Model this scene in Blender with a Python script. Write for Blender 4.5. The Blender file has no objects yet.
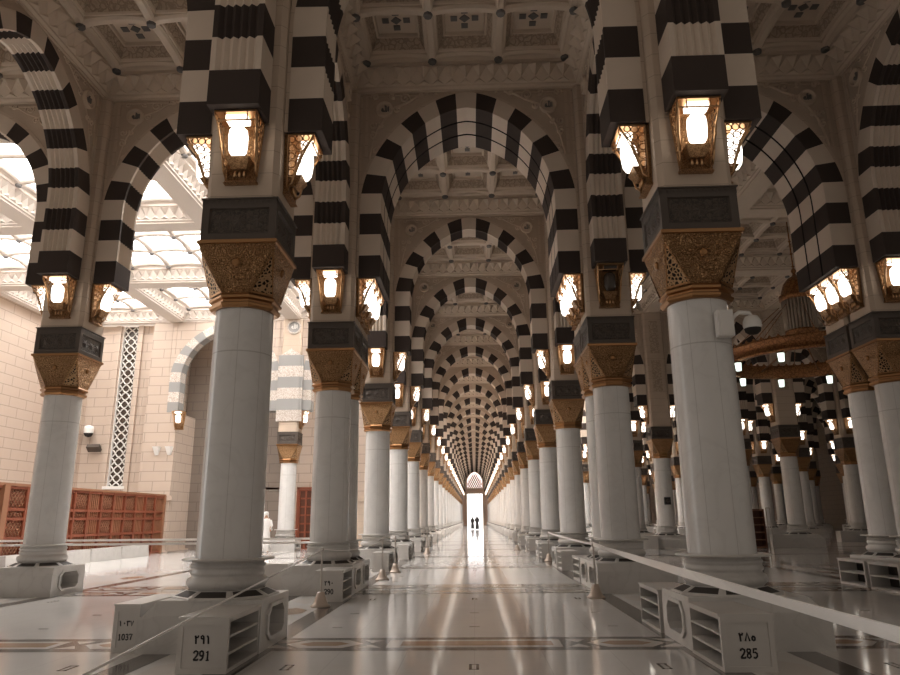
import bpy, bmesh, math, random
from mathutils import Vector, Matrix
random.seed(7)
C = bpy.context.scene.collection
PI = math.pi

# ------------------------------------------------------------------ mesh builder
class MB:
    def __init__(self):
        self.v = []; self.f = []; self.m = []; self.s = []
    def vert(self, *p):
        self.v.append(tuple(p)); return len(self.v) - 1
    def face(self, pts, m=0, smooth=False):
        b = len(self.v); self.v.extend(tuple(p) for p in pts)
        self.f.append(tuple(range(b, b + len(pts)))); self.m.append(m); self.s.append(smooth)
    def fi(self, idx, m=0, smooth=False):
        self.f.append(tuple(idx)); self.m.append(m); self.s.append(smooth)
    def box(self, x0, x1, y0, y1, z0, z1, m=0):
        b = len(self.v)
        self.v += [(x0,y0,z0),(x1,y0,z0),(x1,y1,z0),(x0,y1,z0),(x0,y0,z1),(x1,y0,z1),(x1,y1,z1),(x0,y1,z1)]
        for q in ((0,3,2,1),(4,5,6,7),(0,1,5,4),(1,2,6,5),(2,3,7,6),(3,0,4,7)):
            self.fi([b+i for i in q], m)
    def loft(self, loops, m=0, cap0=False, cap1=False, smooth=False, closed=True):
        ids = []
        for lp in loops:
            b = len(self.v); self.v.extend(tuple(p) for p in lp); ids.append(list(range(b, b + len(lp))))
        n = len(loops[0])
        for a, c in zip(ids, ids[1:]):
            for i in range(n if closed else n - 1):
                j = (i + 1) % n
                self.fi([a[i], a[j], c[j], c[i]], m, smooth)
        if cap0: self.fi(ids[0][::-1], m)
        if cap1: self.fi(ids[-1], m)
    def lathe(self, prof, n=32, m=0, cx=0, cy=0, smooth=True, cap0=False, cap1=False):
        self.loft([[(cx + r*math.cos(2*PI*i/n), cy + r*math.sin(2*PI*i/n), z) for i in range(n)] for r, z in prof], m, cap0, cap1, smooth)
    def tube(self, pts, r, n=8, m=0, smooth=True):
        loops = []
        P = [Vector(p) for p in pts]
        for i, p in enumerate(P):
            t = (P[min(i+1, len(P)-1)] - P[max(i-1, 0)]).normalized()
            up = Vector((0,0,1)) if abs(t.z) < .9 else Vector((1,0,0))
            a = t.cross(up).normalized(); b = a.cross(t)
            rr = r[i] if isinstance(r, (list, tuple)) else r
            loops.append([tuple(p + a*rr*math.cos(2*PI*k/n) + b*rr*math.sin(2*PI*k/n)) for k in range(n)])
        self.loft(loops, m, True, True, smooth)
    def mesh(self, name, mats):
        me = bpy.data.meshes.new(name)
        me.from_pydata(self.v, [], self.f)
        for mt in mats: me.materials.append(mt)
        me.polygons.foreach_set('material_index', self.m)
        me.polygons.foreach_set('use_smooth', self.s)
        me.update()
        bm = bmesh.new(); bm.from_mesh(me)
        bmesh.ops.remove_doubles(bm, verts=bm.verts, dist=1e-5)
        bmesh.ops.recalc_face_normals(bm, faces=bm.faces)
        bm.to_mesh(me); bm.free()
        return me

def put(name, me, parent=None, loc=(0,0,0), rotz=0, scale=None):
    o = bpy.data.objects.new(name, me); C.objects.link(o)
    o.location = loc; o.rotation_euler = (0,0,rotz)
    if scale: o.scale = scale
    if parent: o.parent = parent
    return o
def tag(o, label, cat, group=None, kind=None):
    o['label'] = label; o['category'] = cat
    if group: o['group'] = group
    o['kind'] = kind or 'thing'
    return o
def thing(name, label, cat, loc=(0,0,0), rotz=0, group=None):
    o = bpy.data.objects.new(name, None); C.objects.link(o)
    o.location = loc; o.rotation_euler = (0,0,rotz); o.empty_display_size = .2
    return tag(o, label, cat, group)
def struct(name, me, label=None, loc=(0,0,0), scale=None, cat=None):
    o = put(name, me, None, loc, 0, scale); o['kind'] = 'structure'
    if label: o['label'] = label
    if cat: o['category'] = cat
    return o

# ------------------------------------------------------------------ materials
def mat(name, col, rough=.5, metal=0., spec=.5, emit=None, estr=0.):
    m = bpy.data.materials.new(name); m.use_nodes = True
    b = m.node_tree.nodes['Principled BSDF']
    b.inputs['Base Color'].default_value = (*col, 1)
    b.inputs['Roughness'].default_value = rough
    b.inputs['Metallic'].default_value = metal
    b.inputs['Specular IOR Level'].default_value = spec
    if emit:
        b.inputs['Emission Color'].default_value = (*emit, 1)
        b.inputs['Emission Strength'].default_value = estr
    return m
class NT:
    def __init__(self, m):
        self.t = m.node_tree; self.b = self.t.nodes['Principled BSDF']
    def n(self, typ, **kw):
        x = self.t.nodes.new(typ)
        for k, v in kw.items():
            if k in x.inputs: x.inputs[k].default_value = v
            else: setattr(x, k, v)
        return x
    def l(self, a, b): self.t.links.new(a, b)
    def math(self, op, a, b=None, c=None):
        x = self.t.nodes.new('ShaderNodeMath'); x.operation = op
        for i, v in enumerate((a, b, c)):
            if v is None: continue
            if isinstance(v, (int, float)): x.inputs[i].default_value = v
            else: self.l(v, x.inputs[i])
        return x.outputs[0]
    def ramp(self, fac, stops):
        r = self.t.nodes.new('ShaderNodeValToRGB'); e = r.color_ramp.elements
        while len(e) < len(stops): e.new(.5)
        for el, (p, c) in zip(e, stops): el.position = p; el.color = (*c, 1)
        self.l(fac, r.inputs[0]); return r.outputs[0]
    def mix(self, fac, a, b, mode='MIX'):
        x = self.t.nodes.new('ShaderNodeMix'); x.data_type = 'RGBA'; x.blend_type = mode
        for i, v in ((0, fac), (6, a), (7, b)):
            if isinstance(v, (int, float)): x.inputs[i].default_value = v
            elif isinstance(v, tuple): x.inputs[i].default_value = (*v, 1)
            else: self.l(v, x.inputs[i])
        return x.outputs[2]
    def bump(self, h, strength=.5, dist=.02):
        x = self.t.nodes.new('ShaderNodeBump'); x.inputs['Strength'].default_value = strength
        x.inputs['Distance'].default_value = dist; self.l(h, x.inputs['Height'])
        self.l(x.outputs[0], self.b.inputs['Normal'])
    def obj(self): return self.t.nodes.new('ShaderNodeTexCoord').outputs['Object']
    def pos(self): return self.t.nodes.new('ShaderNodeNewGeometry').outputs['Position']
    def sep(self, v):
        s = self.t.nodes.new('ShaderNodeSeparateXYZ'); self.l(v, s.inputs[0]); return s.outputs
    def noise(self, vec, scale, detail=4., dist=0.):
        x = self.n('ShaderNodeTexNoise', Scale=scale, Detail=detail, Distortion=dist); self.l(vec, x.inputs['Vector']); return x.outputs['Fac']

def marble(name, base, vein, rough, joints=False, veinamt=.5):
    m = mat(name, base, rough); t = NT(m)
    co = t.obj()
    oi = t.n('ShaderNodeObjectInfo')
    off = t.n('ShaderNodeVectorMath', operation='SCALE'); t.l(oi.outputs['Location'], off.inputs[0]); off.inputs['Scale'].default_value = .37
    add = t.n('ShaderNodeVectorMath', operation='ADD'); t.l(co, add.inputs[0]); t.l(off.outputs[0], add.inputs[1])
    p = add.outputs[0]
    n1 = t.noise(p, 1.6, 6, 1.2)
    v = t.math('ABSOLUTE', t.math('SUBTRACT', n1, .5))
    veinf = t.ramp(v, [(0, (1,1,1)), (.035, (.25,.25,.25)), (.12, (0,0,0))])
    cl = t.noise(p, 3.5, 3)
    c = t.mix(t.math('MULTIPLY', cl, .35), base, tuple(x*.8 for x in base))
    c = t.mix(t.math('MULTIPLY', veinf, veinamt), c, vein)
    if joints:
        x, y, z = t.sep(co)[:3]
        j = t.math('LESS_THAN', t.math('ABSOLUTE', t.math('SUBTRACT', z, 3.53)), .008)
        a = t.math('ARCTAN2', y, x)
        jj = t.math('LESS_THAN', t.math('ABSOLUTE', t.math('SUBTRACT', t.math('FRACT', t.math('MULTIPLY_ADD', a, 1.27, .3)), .5)), .012)
        c = t.mix(t.math('MULTIPLY', t.math('MAXIMUM', j, jj), .4), c, (.25,.23,.21))
    t.l(c, t.b.inputs['Base Color'])
    return m
M = {}
M['shaft'] = marble('white_marble', (.71,.70,.685), (.45,.43,.42), .22, True, .16)
M['base'] = marble('pale_marble', (.60,.58,.555), (.4,.38,.36), .28, False, .3)
M['boxwhite'] = marble('cream_panel', (.59,.565,.535), (.5,.47,.44), .4, False, .1)
M['void'] = mat('dark_void', (.02,.017,.015), .8)
M['vent'] = mat('vent_grille', (.035,.028,.024), .6)

def stone(name, base, joint=.32, strength=.35, bscale=9., brick=False, var=.25):
    m = mat(name, base, .62); t = NT(m)
    co = t.obj(); x, y, z = t.sep(co)[:3]
    n1 = t.noise(co, 2.2, 5)
    c = t.mix(t.math('MULTIPLY', n1, var*1.6), base, tuple(v*.62 for v in base))
    if joint:
        f = t.math('FRACT', t.math('DIVIDE', z, joint))
        j = t.math('LESS_THAN', f, .07 if brick else .03)
        if brick:
            row = t.math('FLOOR', t.math('DIVIDE', z, joint))
            sh = t.math('MULTIPLY', t.math('FRACT', t.math('MULTIPLY', row, .5)), 1.0)
            fx = t.math('FRACT', t.math('ADD', t.math('DIVIDE', t.math('ADD', x, y), joint*2.6), sh))
            j = t.math('MAXIMUM', j, t.math('LESS_THAN', fx, .03))
        c = t.mix(t.math('MULTIPLY', j, .62), c, tuple(v*.42 for v in base))
    t.l(c, t.b.inputs['Base Color'])
    t.bump(t.noise(co, bscale*4, 3), strength*.3, .01)
    return m
BE = (.58,.465,.365)
M['beige'] = stone('beige_stone', BE, .33)
M['light_v'] = stone('light_voussoir', (.69,.58,.48), 0)
M['dark_v'] = stone('dark_voussoir', (.060,.045,.039), 0, var=.3)
for k_ in ('dark_v',): M[k_].node_tree.nodes['Principled BSDF'].inputs['Specular IOR Level'].default_value = .2; M[k_].node_tree.nodes['Principled BSDF'].inputs['Roughness'].default_value = .75
M['groove'] = mat('joint_groove', (.012,.010,.010), .8)
M['wallst'] = stone('court_wall_stone', (.52,.42,.345), .47, brick=True, var=.12)
M['shadepaint'] = stone('painted_shade_stone', (.20,.16,.13), .47, brick=True, var=.12)  # darker copy of the court wall stone, shade put into the colour
M['grey_v'] = stone('grey_voussoir', (.30,.295,.285), 0, var=.1)
M['ceil'] = stone('ceiling_plaster', (.68,.565,.455), 0)
M['ceilw'] = stone('court_ceiling_plaster', (.66,.59,.53), 0, var=.1)

def relief(name, base, scale=7., strength=.8, metal=0., rough=.6, dark=None, dist=.03):
    m = mat(name, base, rough, metal); t = NT(m); co = t.obj()
    w = t.n('ShaderNodeTexVoronoi', Scale=scale, feature='DISTANCE_TO_EDGE'); 
    nz = t.n('ShaderNodeTexNoise', Scale=scale*.6, Detail=2.)
    t.l(co, nz.inputs['Vector'])
    mx = t.mix(.18, co, nz.outputs['Color']); t.l(mx, w.inputs['Vector'])
    h = t.ramp(w.outputs['Distance'], [(0,(0,0,0)),(.05,(.15,.15,.15)),(.16,(1,1,1)),(.45,(.6,.6,.6))])
    n2 = t.noise(co, scale*4, 2)
    hh = t.math('ADD', h, t.math('MULTIPLY', n2, .3))
    t.l(t.mix(h, dark or tuple(v*.45 for v in base), base), t.b.inputs['Base Color'])
    t.bump(hh, strength, dist)
    return m
M['spandrel'] = stone('carved_spandrel', (.55,.44,.345), 0, 1.2, 6., var=.35)
M['carved'] = relief('carved_stone', (.53,.42,.32), 9, .6, dark=(.36,.28,.21), dist=.02)
M['scroll'] = stone('scroll_relief', (.66,.54,.43), 0)
M['whitecarv'] = relief('carved_white_voussoir', (.74,.70,.66), 16, .6, dark=(.42,.33,.26), dist=.02)
m = M['gold'] = mat('gilt_relief', (.6,.36,.18), .34, .85); t = NT(m); co_ = t.obj()
v1 = t.n('ShaderNodeTexVoronoi', Scale=30., feature='DISTANCE_TO_EDGE'); t.l(co_, v1.inputs['Vector'])
v2 = t.n('ShaderNodeTexVoronoi', Scale=10., feature='SMOOTH_F1'); t.l(co_, v2.inputs['Vector'])
h1 = t.ramp(v1.outputs['Distance'], [(0,(0,0,0)),(.12,(1,1,1))])
h2 = t.math('SINE', t.math('MULTIPLY', v2.outputs['Distance'], 42.))
t.l(t.mix(t.math('MULTIPLY_ADD', h2, .3, .5), t.mix(h1, (.13,.065,.03), (.42,.24,.11)), t.mix(h1, (.30,.16,.075), (.70,.44,.23))), t.b.inputs['Base Color'])
t.bump(t.math('ADD', h1, t.math('MULTIPLY', h2, .8)), 1., .03)
M['goldrim'] = mat('gilt_rim', (.34,.18,.08), .32, .9)
m = M['lattice'] = mat('gilt_lattice', (.6,.42,.25), .4, .7); t = NT(m); co_ = t.obj()
w_ = t.n('ShaderNodeTexVoronoi', Scale=21., feature='DISTANCE_TO_EDGE'); t.l(co_, w_.inputs['Vector'])
h_ = t.ramp(w_.outputs['Distance'], [(0,(1,1,1)),(.13,(1,1,1)),(.2,(0,0,0))])
t.l(t.mix(h_, (.018,.011,.007), (.46,.29,.155)), t.b.inputs['Base Color']); t.bump(h_, 1., .03)
M['brass'] = relief('lantern_brass', (.60,.36,.18), 30, .8, .85, .32, dark=(.2,.10,.045), dist=.02)
M['brassp'] = mat('lantern_brass_edge', (.62,.38,.20), .28, .9)
M['bronze'] = relief('dark_bronze', (.105,.082,.066), 18, .6, .25, .5, dark=(.045,.038,.033), dist=.02)
M['bronzep'] = mat('dark_bronze_plain', (.080,.063,.052), .5, .2)
M['glow'] = mat('lantern_glass_lit', (1,.95,.88), .3, emit=(1,.93,.83), estr=2.6)
M['glows'] = mat('lantern_glass_strip', (1,.95,.88), .3, emit=(1,.91,.78), estr=1.8)
M['glowoff'] = mat('lantern_glass_unlit', (.06,.045,.035), .15)
M['litendstone'] = stone('painted_lit_end_stone', (.86,.66,.53), .5, var=.1)  # light falling on the end wall and doorway put into a paler colour
M['frost'] = mat('frosted_pane', (.8,.7,.66), .5, emit=(1,.84,.80), estr=.95)
M['sky'] = mat('skylight_glass', (.9,.9,.9), .4, emit=(1,.97,.94), estr=7.5)
M['skyfill'] = mat('far_fill_skylight_glass', (.9,.9,.9), .4, emit=(1,.97,.94), estr=15.)  # far court skylights, plus extra bays added to brighten the far columns
M['wood'] = mat('red_brown_wood', (.30,.085,.034), .5)
t = NT(M['wood']); nz = t.noise(t.obj(), 3, 5); t.l(t.mix(nz, (.28,.078,.038), (.19,.05,.023)), t.b.inputs['Base Color'])
M['woodl'] = mat('light_wood_trim', (.30,.14,.075), .5)
M['woodd'] = mat('dark_wood', (.11,.035,.016), .55)
M['white'] = mat('white_paint', (.75,.73,.70), .4)
M['black'] = mat('black_ink', (.012,.011,.011), .5)
M['node'] = mat('slate_boss', (.15,.14,.135), .5)
M['tape'] = mat('barrier_tape', (.86,.83,.80), .4)
M['steel'] = mat('steel_pole', (.5,.46,.42), .3, .8)
M['stbase'] = mat('stanchion_base', (.52,.43,.36), .35, .2)
M['cloth'] = mat('white_cloth', (.78,.76,.73), .8)
M['dcloth'] = mat('dark_cloth', (.03,.028,.03), .8)
M['skin'] = mat('skin', (.38,.22,.14), .6)
M['gwhite'] = mat('chandelier_lamp', (.9,1,.92), .3, emit=(.85,1,.88), estr=1.2)
M['copper'] = relief('chandelier_copper', (.42,.20,.085), 10, .5, .8, .38, dark=(.2,.09,.04), dist=.02)
M['glassd'] = mat('chandelier_glass_rods', (.34,.27,.21), .25, .2)
M['dglass'] = mat('dark_window_glass', (.075,.055,.042), .25)

# floor marble
m = M['floor'] = mat('polished_floor', (.55,.53,.51), .10, spec=.36); t = NT(m)
p = t.pos(); x, y, z = t.sep(p)[:3]
n1 = t.noise(p, .8, 6, 1.); n2 = t.noise(p, 6, 3)
c = t.mix(n1, (.74,.725,.71), (.64,.625,.605)); c = t.mix(t.math('MULTIPLY', n2, .3), c, (.56,.54,.52))
jx = t.math('LESS_THAN', t.math('FRACT', t.math('DIVIDE', x, .75)), .008)
jy = t.math('LESS_THAN', t.math('FRACT', t.math('DIVIDE', y, 1.2)), .005)
c = t.mix(t.math('MULTIPLY', t.math('MAXIMUM', jx, jy), .3), c, (.25,.23,.21))
t.l(c, t.b.inputs['Base Color'])
t.l(t.math('MULTIPLY_ADD', n2, .06, .06), t.b.inputs['Roughness'])
M['fgrey'] = mat('floor_grey_marble', (.115,.10,.09), .12)
M['fwhite'] = mat('floor_white_inlay', (.66,.62,.58), .12)
M['fbeige'] = mat('floor_beige_inlay', (.42,.28,.19), .12)

# ------------------------------------------------------------------ plan of the hall
f_, pitch, roll, yaw, cx, ch = 698.2972, .2532, -.0102, .0326, .04, 1.4383
Y1, D, G = 8.9022, 6.0474, 1.1076
ys = [Y1 - D, Y1, Y1 + D, Y1 + D + G]
while len(ys) < 26: ys.append(ys[-1] + D)
ORD = 'unseen first second third fourth fifth sixth seventh eighth ninth tenth eleventh twelfth thirteenth fourteenth fifteenth sixteenth seventeenth eighteenth nineteenth twentieth twenty-first twenty-second twenty-third twenty-fourth twenty-fifth twenty-sixth'.split()
ROW = {-3: 'aisle row on the bright court side', 3: 'aisle row on the chandelier side', -9: 'row along the bright court', -15: 'outer court row',
       9: 'first row behind the chandelier aisle', 15: 'second row behind the chandelier aisle', 20: 'close-set row far in the chandelier hall', 21: 'third row behind the chandelier aisle',
       27: 'fourth row behind the chandelier aisle', 33: 'fifth row behind the chandelier aisle'}
LAST = len(ys) - 1
cols = set()
for i in range(0, LAST + 1):
    cols.add((-3, i)); cols.add((3, i))
cols |= {(-9, 1), (-9, 2), (-9, 6), (-15, 2), (9, 1), (9, 2), (9, 3)}
for i in range(6, 16):
    for x in (9, 15, 21, 27, 33):
        if x < .66*ys[i] + .5: cols.add((x, i))
pair_i = 2                         # rows 2 and 3 of the list stand close together across a joint

# ------------------------------------------------------------------ column parts
def mirror(mb):
    mb.v = [(-a, b, c) for a, b, c in mb.v]; return mb
def base_mesh(kind, s):
    """kind 0 single, 1 front of a close pair, 2 rear of a close pair"""
    mb = MB(); h = G/2 - .003
    ya, sa = (-.6, .03) if kind != 2 else (-h, 0)
    yc_, sb = (.6, .03) if kind != 1 else (h, 0)
    xo = .92 if s > 0 else .80
    prof = [(ya,0),(ya,.40),(ya+sa,.56),(yc_-sb,.56),(yc_,.40),(yc_,0)]
    L = lambda xx, cap=9: [(xx, a, min(b, cap)) for a, b in prof]
    mb.loft([L(-.61), L(xo-.22), L(xo, .36)], 0, False, True)
    poly = [(ya,.2),(ya,.40),(ya+sa,.56),(yc_-sb,.56),(yc_,.40),(yc_,.2),(yc_,0),(ya,0)]
    o = [(-.38,.17),(-.38,.38),(-.27,.49),(.27,.49),(.38,.38),(.38,.17),(.27,.09),(-.27,.09)]
    for k in range(8):
        a, b = o[k], o[(k+1) % 8]; A, B = poly[k], poly[(k+1) % 8]
        mb.face([(-.61,*A),(-.61,*B),(-.61,*b),(-.61,*a)], 0)
    inn = [(q[0]*.84, .29 + (q[1]-.29)*.8) for q in o]
    mb.loft([[(-.61,*q) for q in o], [(-.635,*q) for q in o], [(-.635,*q) for q in inn], [(-.30,*q) for q in inn]], 0)
    mb.face([(-.30,*q) for q in inn], 0)
    if s < 0: mirror(mb)
    return mb.mesh('base_block', [M['base'], M['vent']])
def octa(a, z, cy=0): 
    r = a/math.cos(PI/8); return [(r*math.cos(PI/8 + k*PI/4), cy + r*math.sin(PI/8 + k*PI/4), z) for k in range(8)]
def vent_ring_mesh(ro):
    mb = MB()
    o, i_ = octa(.55, .565), octa(.43, .645)
    mb.loft([octa(ro+.008,.55), octa(ro,.575)], 0)
    o = octa(ro, .575)
    for k in range(8):
        a, b, c, d = [Vector(q) for q in (o[k], o[(k+1)%8], i_[(k+1)%8], i_[k])]
        def P(u, v): 
            return tuple((a*(1-u)+b*u)*(1-v) + (d*(1-u)+c*u)*v)
        u0, u1, v0, v1 = .1, .9, .12, .9
        for q in ([(0,0),(1,0),(u1,v0),(u0,v0)],[(1,0),(1,1),(u1,v1),(u1,v0)],[(1,1),(0,1),(u0,v1),(u1,v1)],[(0,1),(0,0),(u0,v0),(u0,v1)]):
            mb.face([P(*w) for w in q], 0)
        mb.face([P(*w) for w in ((u0,v0),(u1,v0),(u1,v1),(u0,v1))], 1)
    return mb.mesh('vent_ring', [M['base'], M['vent']])
mb = MB()
mb.lathe([(.42,.60),(.43,.645),(.445,.66),(.47,.69),(.478,.725),(.47,.76),(.43,.785),(.425,.81),(.44,.82),(.445,.85),(.43,.87),(.43,.89),(.445,.90),(.445,.925),(.425,.94),(.43,.965),(.54,.975),(.55,.985),(.54,.997),(.39,1.0)], 48)
collar_me = mb.mesh('moulded_collar', [M['base']])
mb = MB()
mb.lathe([(.392,.995),(.392,1.3),(.389,2.3),(.382,3.3),(.376,4.14)], 48)
shaft_me = mb.mesh('shaft', [M['shaft']])
# gilt capital
mb = MB()
for a0, z0, a1, z1 in ((.40,4.10,.425,4.13),(.425,4.13,.43,4.16),(.43,4.16,.40,4.18),(.40,4.18,.40,4.205),(.40,4.205,.435,4.225),(.435,4.225,.44,4.255),(.44,4.255,.415,4.29)):
    mb.loft([octa(a0,z0), octa(a1,z1)], 1)
mb.face(octa(.40,4.10)[::-1], 1)
bo = octa(.415, 4.29); top = [(.5,.5,4.93),(-.5,.5,4.93),(-.5,-.5,4.93),(.5,-.5,4.93)]
# bo[0],bo[1] at 22,67deg = corner (+,+); main faces between bo[1],bo[2] (+y) etc.
for q in range(4):
    c0, c1 = bo[2*q], bo[2*q+1]; T = top[q]; Tn = top[(q+1) % 4]; n0 = bo[(2*q+2) % 8]
    T2 = tuple(T[k]*.82 + (c0[k]+c1[k])/2*.18 for k in range(3))
    mb.face([c0, c1, T], 0)
    ct = [sum(v)/3 for v in zip(c0, c1, T2)]
    ex = [tuple(v[k]*1.0 + (.012*(1 if v[k] > 0 else -1) if k < 2 else 0) for k in range(3)) for v in (c0, c1, T2)]
    inn = [tuple(ct[k] + (v[k]-ct[k])*.86 for k in range(3)) for v in ex]
    for a_, b_ in ((0,1),(1,2),(2,0)): mb.face([ex[a_], ex[b_], inn[b_], inn[a_]], 1)
    mb.face(inn, 2)
    mb.face([c1, n0, Tn, T], 0)
mb.loft([[(s*.5*a, t_*.5*a, z) for s, t_ in ((1,1),(-1,1),(-1,-1),(1,-1))] for a, z in ((1,4.93),(1.05,4.94),(1.05,4.985),(.98,5.0))], 1)
capital_me = mb.mesh('gilt_capital', [M['gold'], M['goldrim'], M['lattice']])
mb = MB()
mb.loft([[(.055*f_r*math.cos(2*PI*k/12), r_y - .13*.055*f_r*math.sin(2*PI*k/12), .055*f_r*math.sin(2*PI*k/12)) for k in range(12)] for f_r, r_y in ((1,.02),(1,-.02),(.7,-.035),(.3,-.04))], 0, False, True)
rosette_me = mb.mesh('rosette', [M['goldrim']])
# dark bronze block
mb = MB()
for q in range(4):
    c, s = math.cos(q*PI/2), math.sin(q*PI/2)
    R = lambda px, py, pz: (c*px - s*py, s*px + c*py, pz)
    w = .495
    z0, z1, z2, z3 = 5.0, 5.08, 5.44, 5.58
    a = [(-w,z0),(w,z0),(w,z3),(-w,z3)]; b = [(-.40,z1),(.40,z1),(.40,z2),(-.40,z2)]
    for k in range(4):
        A, B, Cc, Dd = a[k], a[(k+1)%4], b[(k+1)%4], b[k]
        mb.face([R(A[0],-w,A[1]),R(B[0],-w,B[1]),R(Cc[0],-w,Cc[1]),R(Dd[0],-w,Dd[1])], 1)
    b2 = [(x*.95, z1 + (z-z1)*.9 + .02) for x, z in b]
    mb.loft([[R(x,-w,z) for x, z in b], [R(x,-w+.03,z) for x, z in b2]], 1)
    mb.face([R(x,-w+.03,z) for x, z in b2], 0)
    for k in (-1, 0, 1):
        st = []
        for j in range(16):
            rr = .10 if j % 2 == 0 else .065
            st.append(R(k*.25 + rr*math.cos(2*PI*j/16), -w+.03, 5.26 + rr*math.sin(2*PI*j/16)))
        for j in range(16): mb.face([st[j], st[(j+1)%16], R(k*.25, -w-.005, 5.26)], 1)
    for k in range(12):
        xx = -.46 + k*.92/11
        mb.face([R(xx-.04,-w-.001,5.57),R(xx+.04,-w-.001,5.57),R(xx,-w-.02,5.49)], 1)
mb.loft([[(s*w2, t_*w2, z) for s, t_ in ((1,1),(-1,1),(-1,-1),(1,-1))] for w2, z in ((.495,5.555),(.515,5.565),(.515,5.58),(.47,5.58))], 1)
mb.face([(-.495,-.495,5.0),(.495,-.495,5.0),(.495,.495,5.0),(-.495,.495,5.0)], 1)
abacus_me = mb.mesh('bronze_block', [M['bronze'], M['bronzep']])
mb = MB()
cc, w = .07, .48
sec = [(w-cc,-w),(w,-w+cc),(w,w-cc),(w-cc,w),(-w+cc,w),(-w,w-cc),(-w,-w+cc),(-w+cc,-w)]
mb.loft([[(a,b,5.58) for a,b in sec], [(a,b,11.275) for a,b in sec]], 0, True, True)
core_me = mb.mesh('stone_pier', [M['beige']])
mb = MB()
w = .3
for z0, z1 in ((7.2,8.9),(9.1,10.9)):
    mb.box(-.30,.30,-.515,-.482,z0,z1,0); mb.box(-.22,.22,-.53,-.515,z0+.08,z1-.08,1)
relief_me = mb.mesh('carved_panel', [M['beige'], M['carved']])
mb = MB()
for k in range(6):
    z0 = 6.1 + k*.55; zt_ = z0 + .55
    mb.box(-.5,.5,-.54,-.481,z0,zt_,0 if k % 2 else 1)
    for q in (-1, 1): mb.box(*sorted((q*.5,q*.62)),-.50,-.36,z0,zt_,0 if k % 2 else 1)
mb.face([(-.5,-.54,9.4),(.5,-.54,9.4),(0,-.54,9.75)],1)
banded_me = mb.mesh('banded_facing', [M['grey_v'], M['whitecarv']])
base_me = {(d, s): base_mesh(d, s) for d in (0, 1, 2) for s in (1, -1)}
vent_me = vent_ring_mesh(.54); ventw_me = vent_ring_mesh(.58)

def col_label(x, i):
    extra = ''
    return f'white marble column with gilt capital, {ORD[i]} in {ROW[x]}'
for (x, i) in sorted(cols, key=lambda q: (q[1], abs(q[0]))):
    s = 1 if x > 0 else -1
    t = thing('marble_column', col_label(x, i), 'column', (x, ys[i], 0), 0, 'marble columns')
    dbl = i == 2 and abs(x) == 3 or (x, i) == (9, 2)
    b = put('base_block', base_me[(1 if dbl else 2 if i == 3 else 0, s)], t)
    put('vent_ring', vent_me if dbl or i == 3 else ventw_me, t); put('moulded_collar', collar_me, t); put('shaft', shaft_me, t)
    cp = put('gilt_capital', capital_me, t)
    if i < 5:
        for q_ in (0, PI/2 if x < 0 else -PI/2):
            d_ = .462; put('rosette', rosette_me, cp, (d_*math.sin(q_), -d_*math.cos(q_), 4.68), q_)
    put('bronze_block', abacus_me, t); pr = put('stone_pier', core_me, t)
    if i == 6 and x > 3: put('carved_panel', relief_me, pr)
    if (x, i) == (-9, 6): put('banded_facing', banded_me, pr)

# ------------------------------------------------------------------ arches
def arch_curve():
    N = 60
    pts = [(2.46, z, 1.98, z) for z in (6.65, 7.0, 7.4, 7.8, 8.1)]
    for k in range(N + 1):
        a = PI/2*k/N; c_, s_ = max(math.cos(a), 0), math.sin(a)
        xe = 2.46*c_**(2/1.8); ze = 8.4 + 2.79*s_**(2/1.8) + .05*max(0, 1 - xe)
        xi = 1.98*c_**(2/1.9); zi = 8.4 + 2.37*s_**(2/1.9) + .05*max(0, 1 - xi/.8)
        pts.append((xe, ze, xi, zi))
    L = [0]
    for p, q in zip(pts, pts[1:]): L.append(L[-1] + math.dist(p[:2], q[:2]))
    def at(s):
        for k in range(len(L) - 1):
            if s <= L[k+1] or k == len(L) - 2:
                u = min(max((s - L[k])/(L[k+1] - L[k]), 0), 1)
                return [a*(1-u) + b*u for a, b in zip(pts[k], pts[k+1])]
    return (lambda s: tuple(at(s)[:2])), (lambda s: tuple(at(s)[2:])), L[-1]
E_, I_, LT = arch_curve()
NV = 12   # whole voussoirs per side; the keystone is a half unit
U = LT/(NV - .5 + .5*0 + .0)
U = LT/11.5
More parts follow.
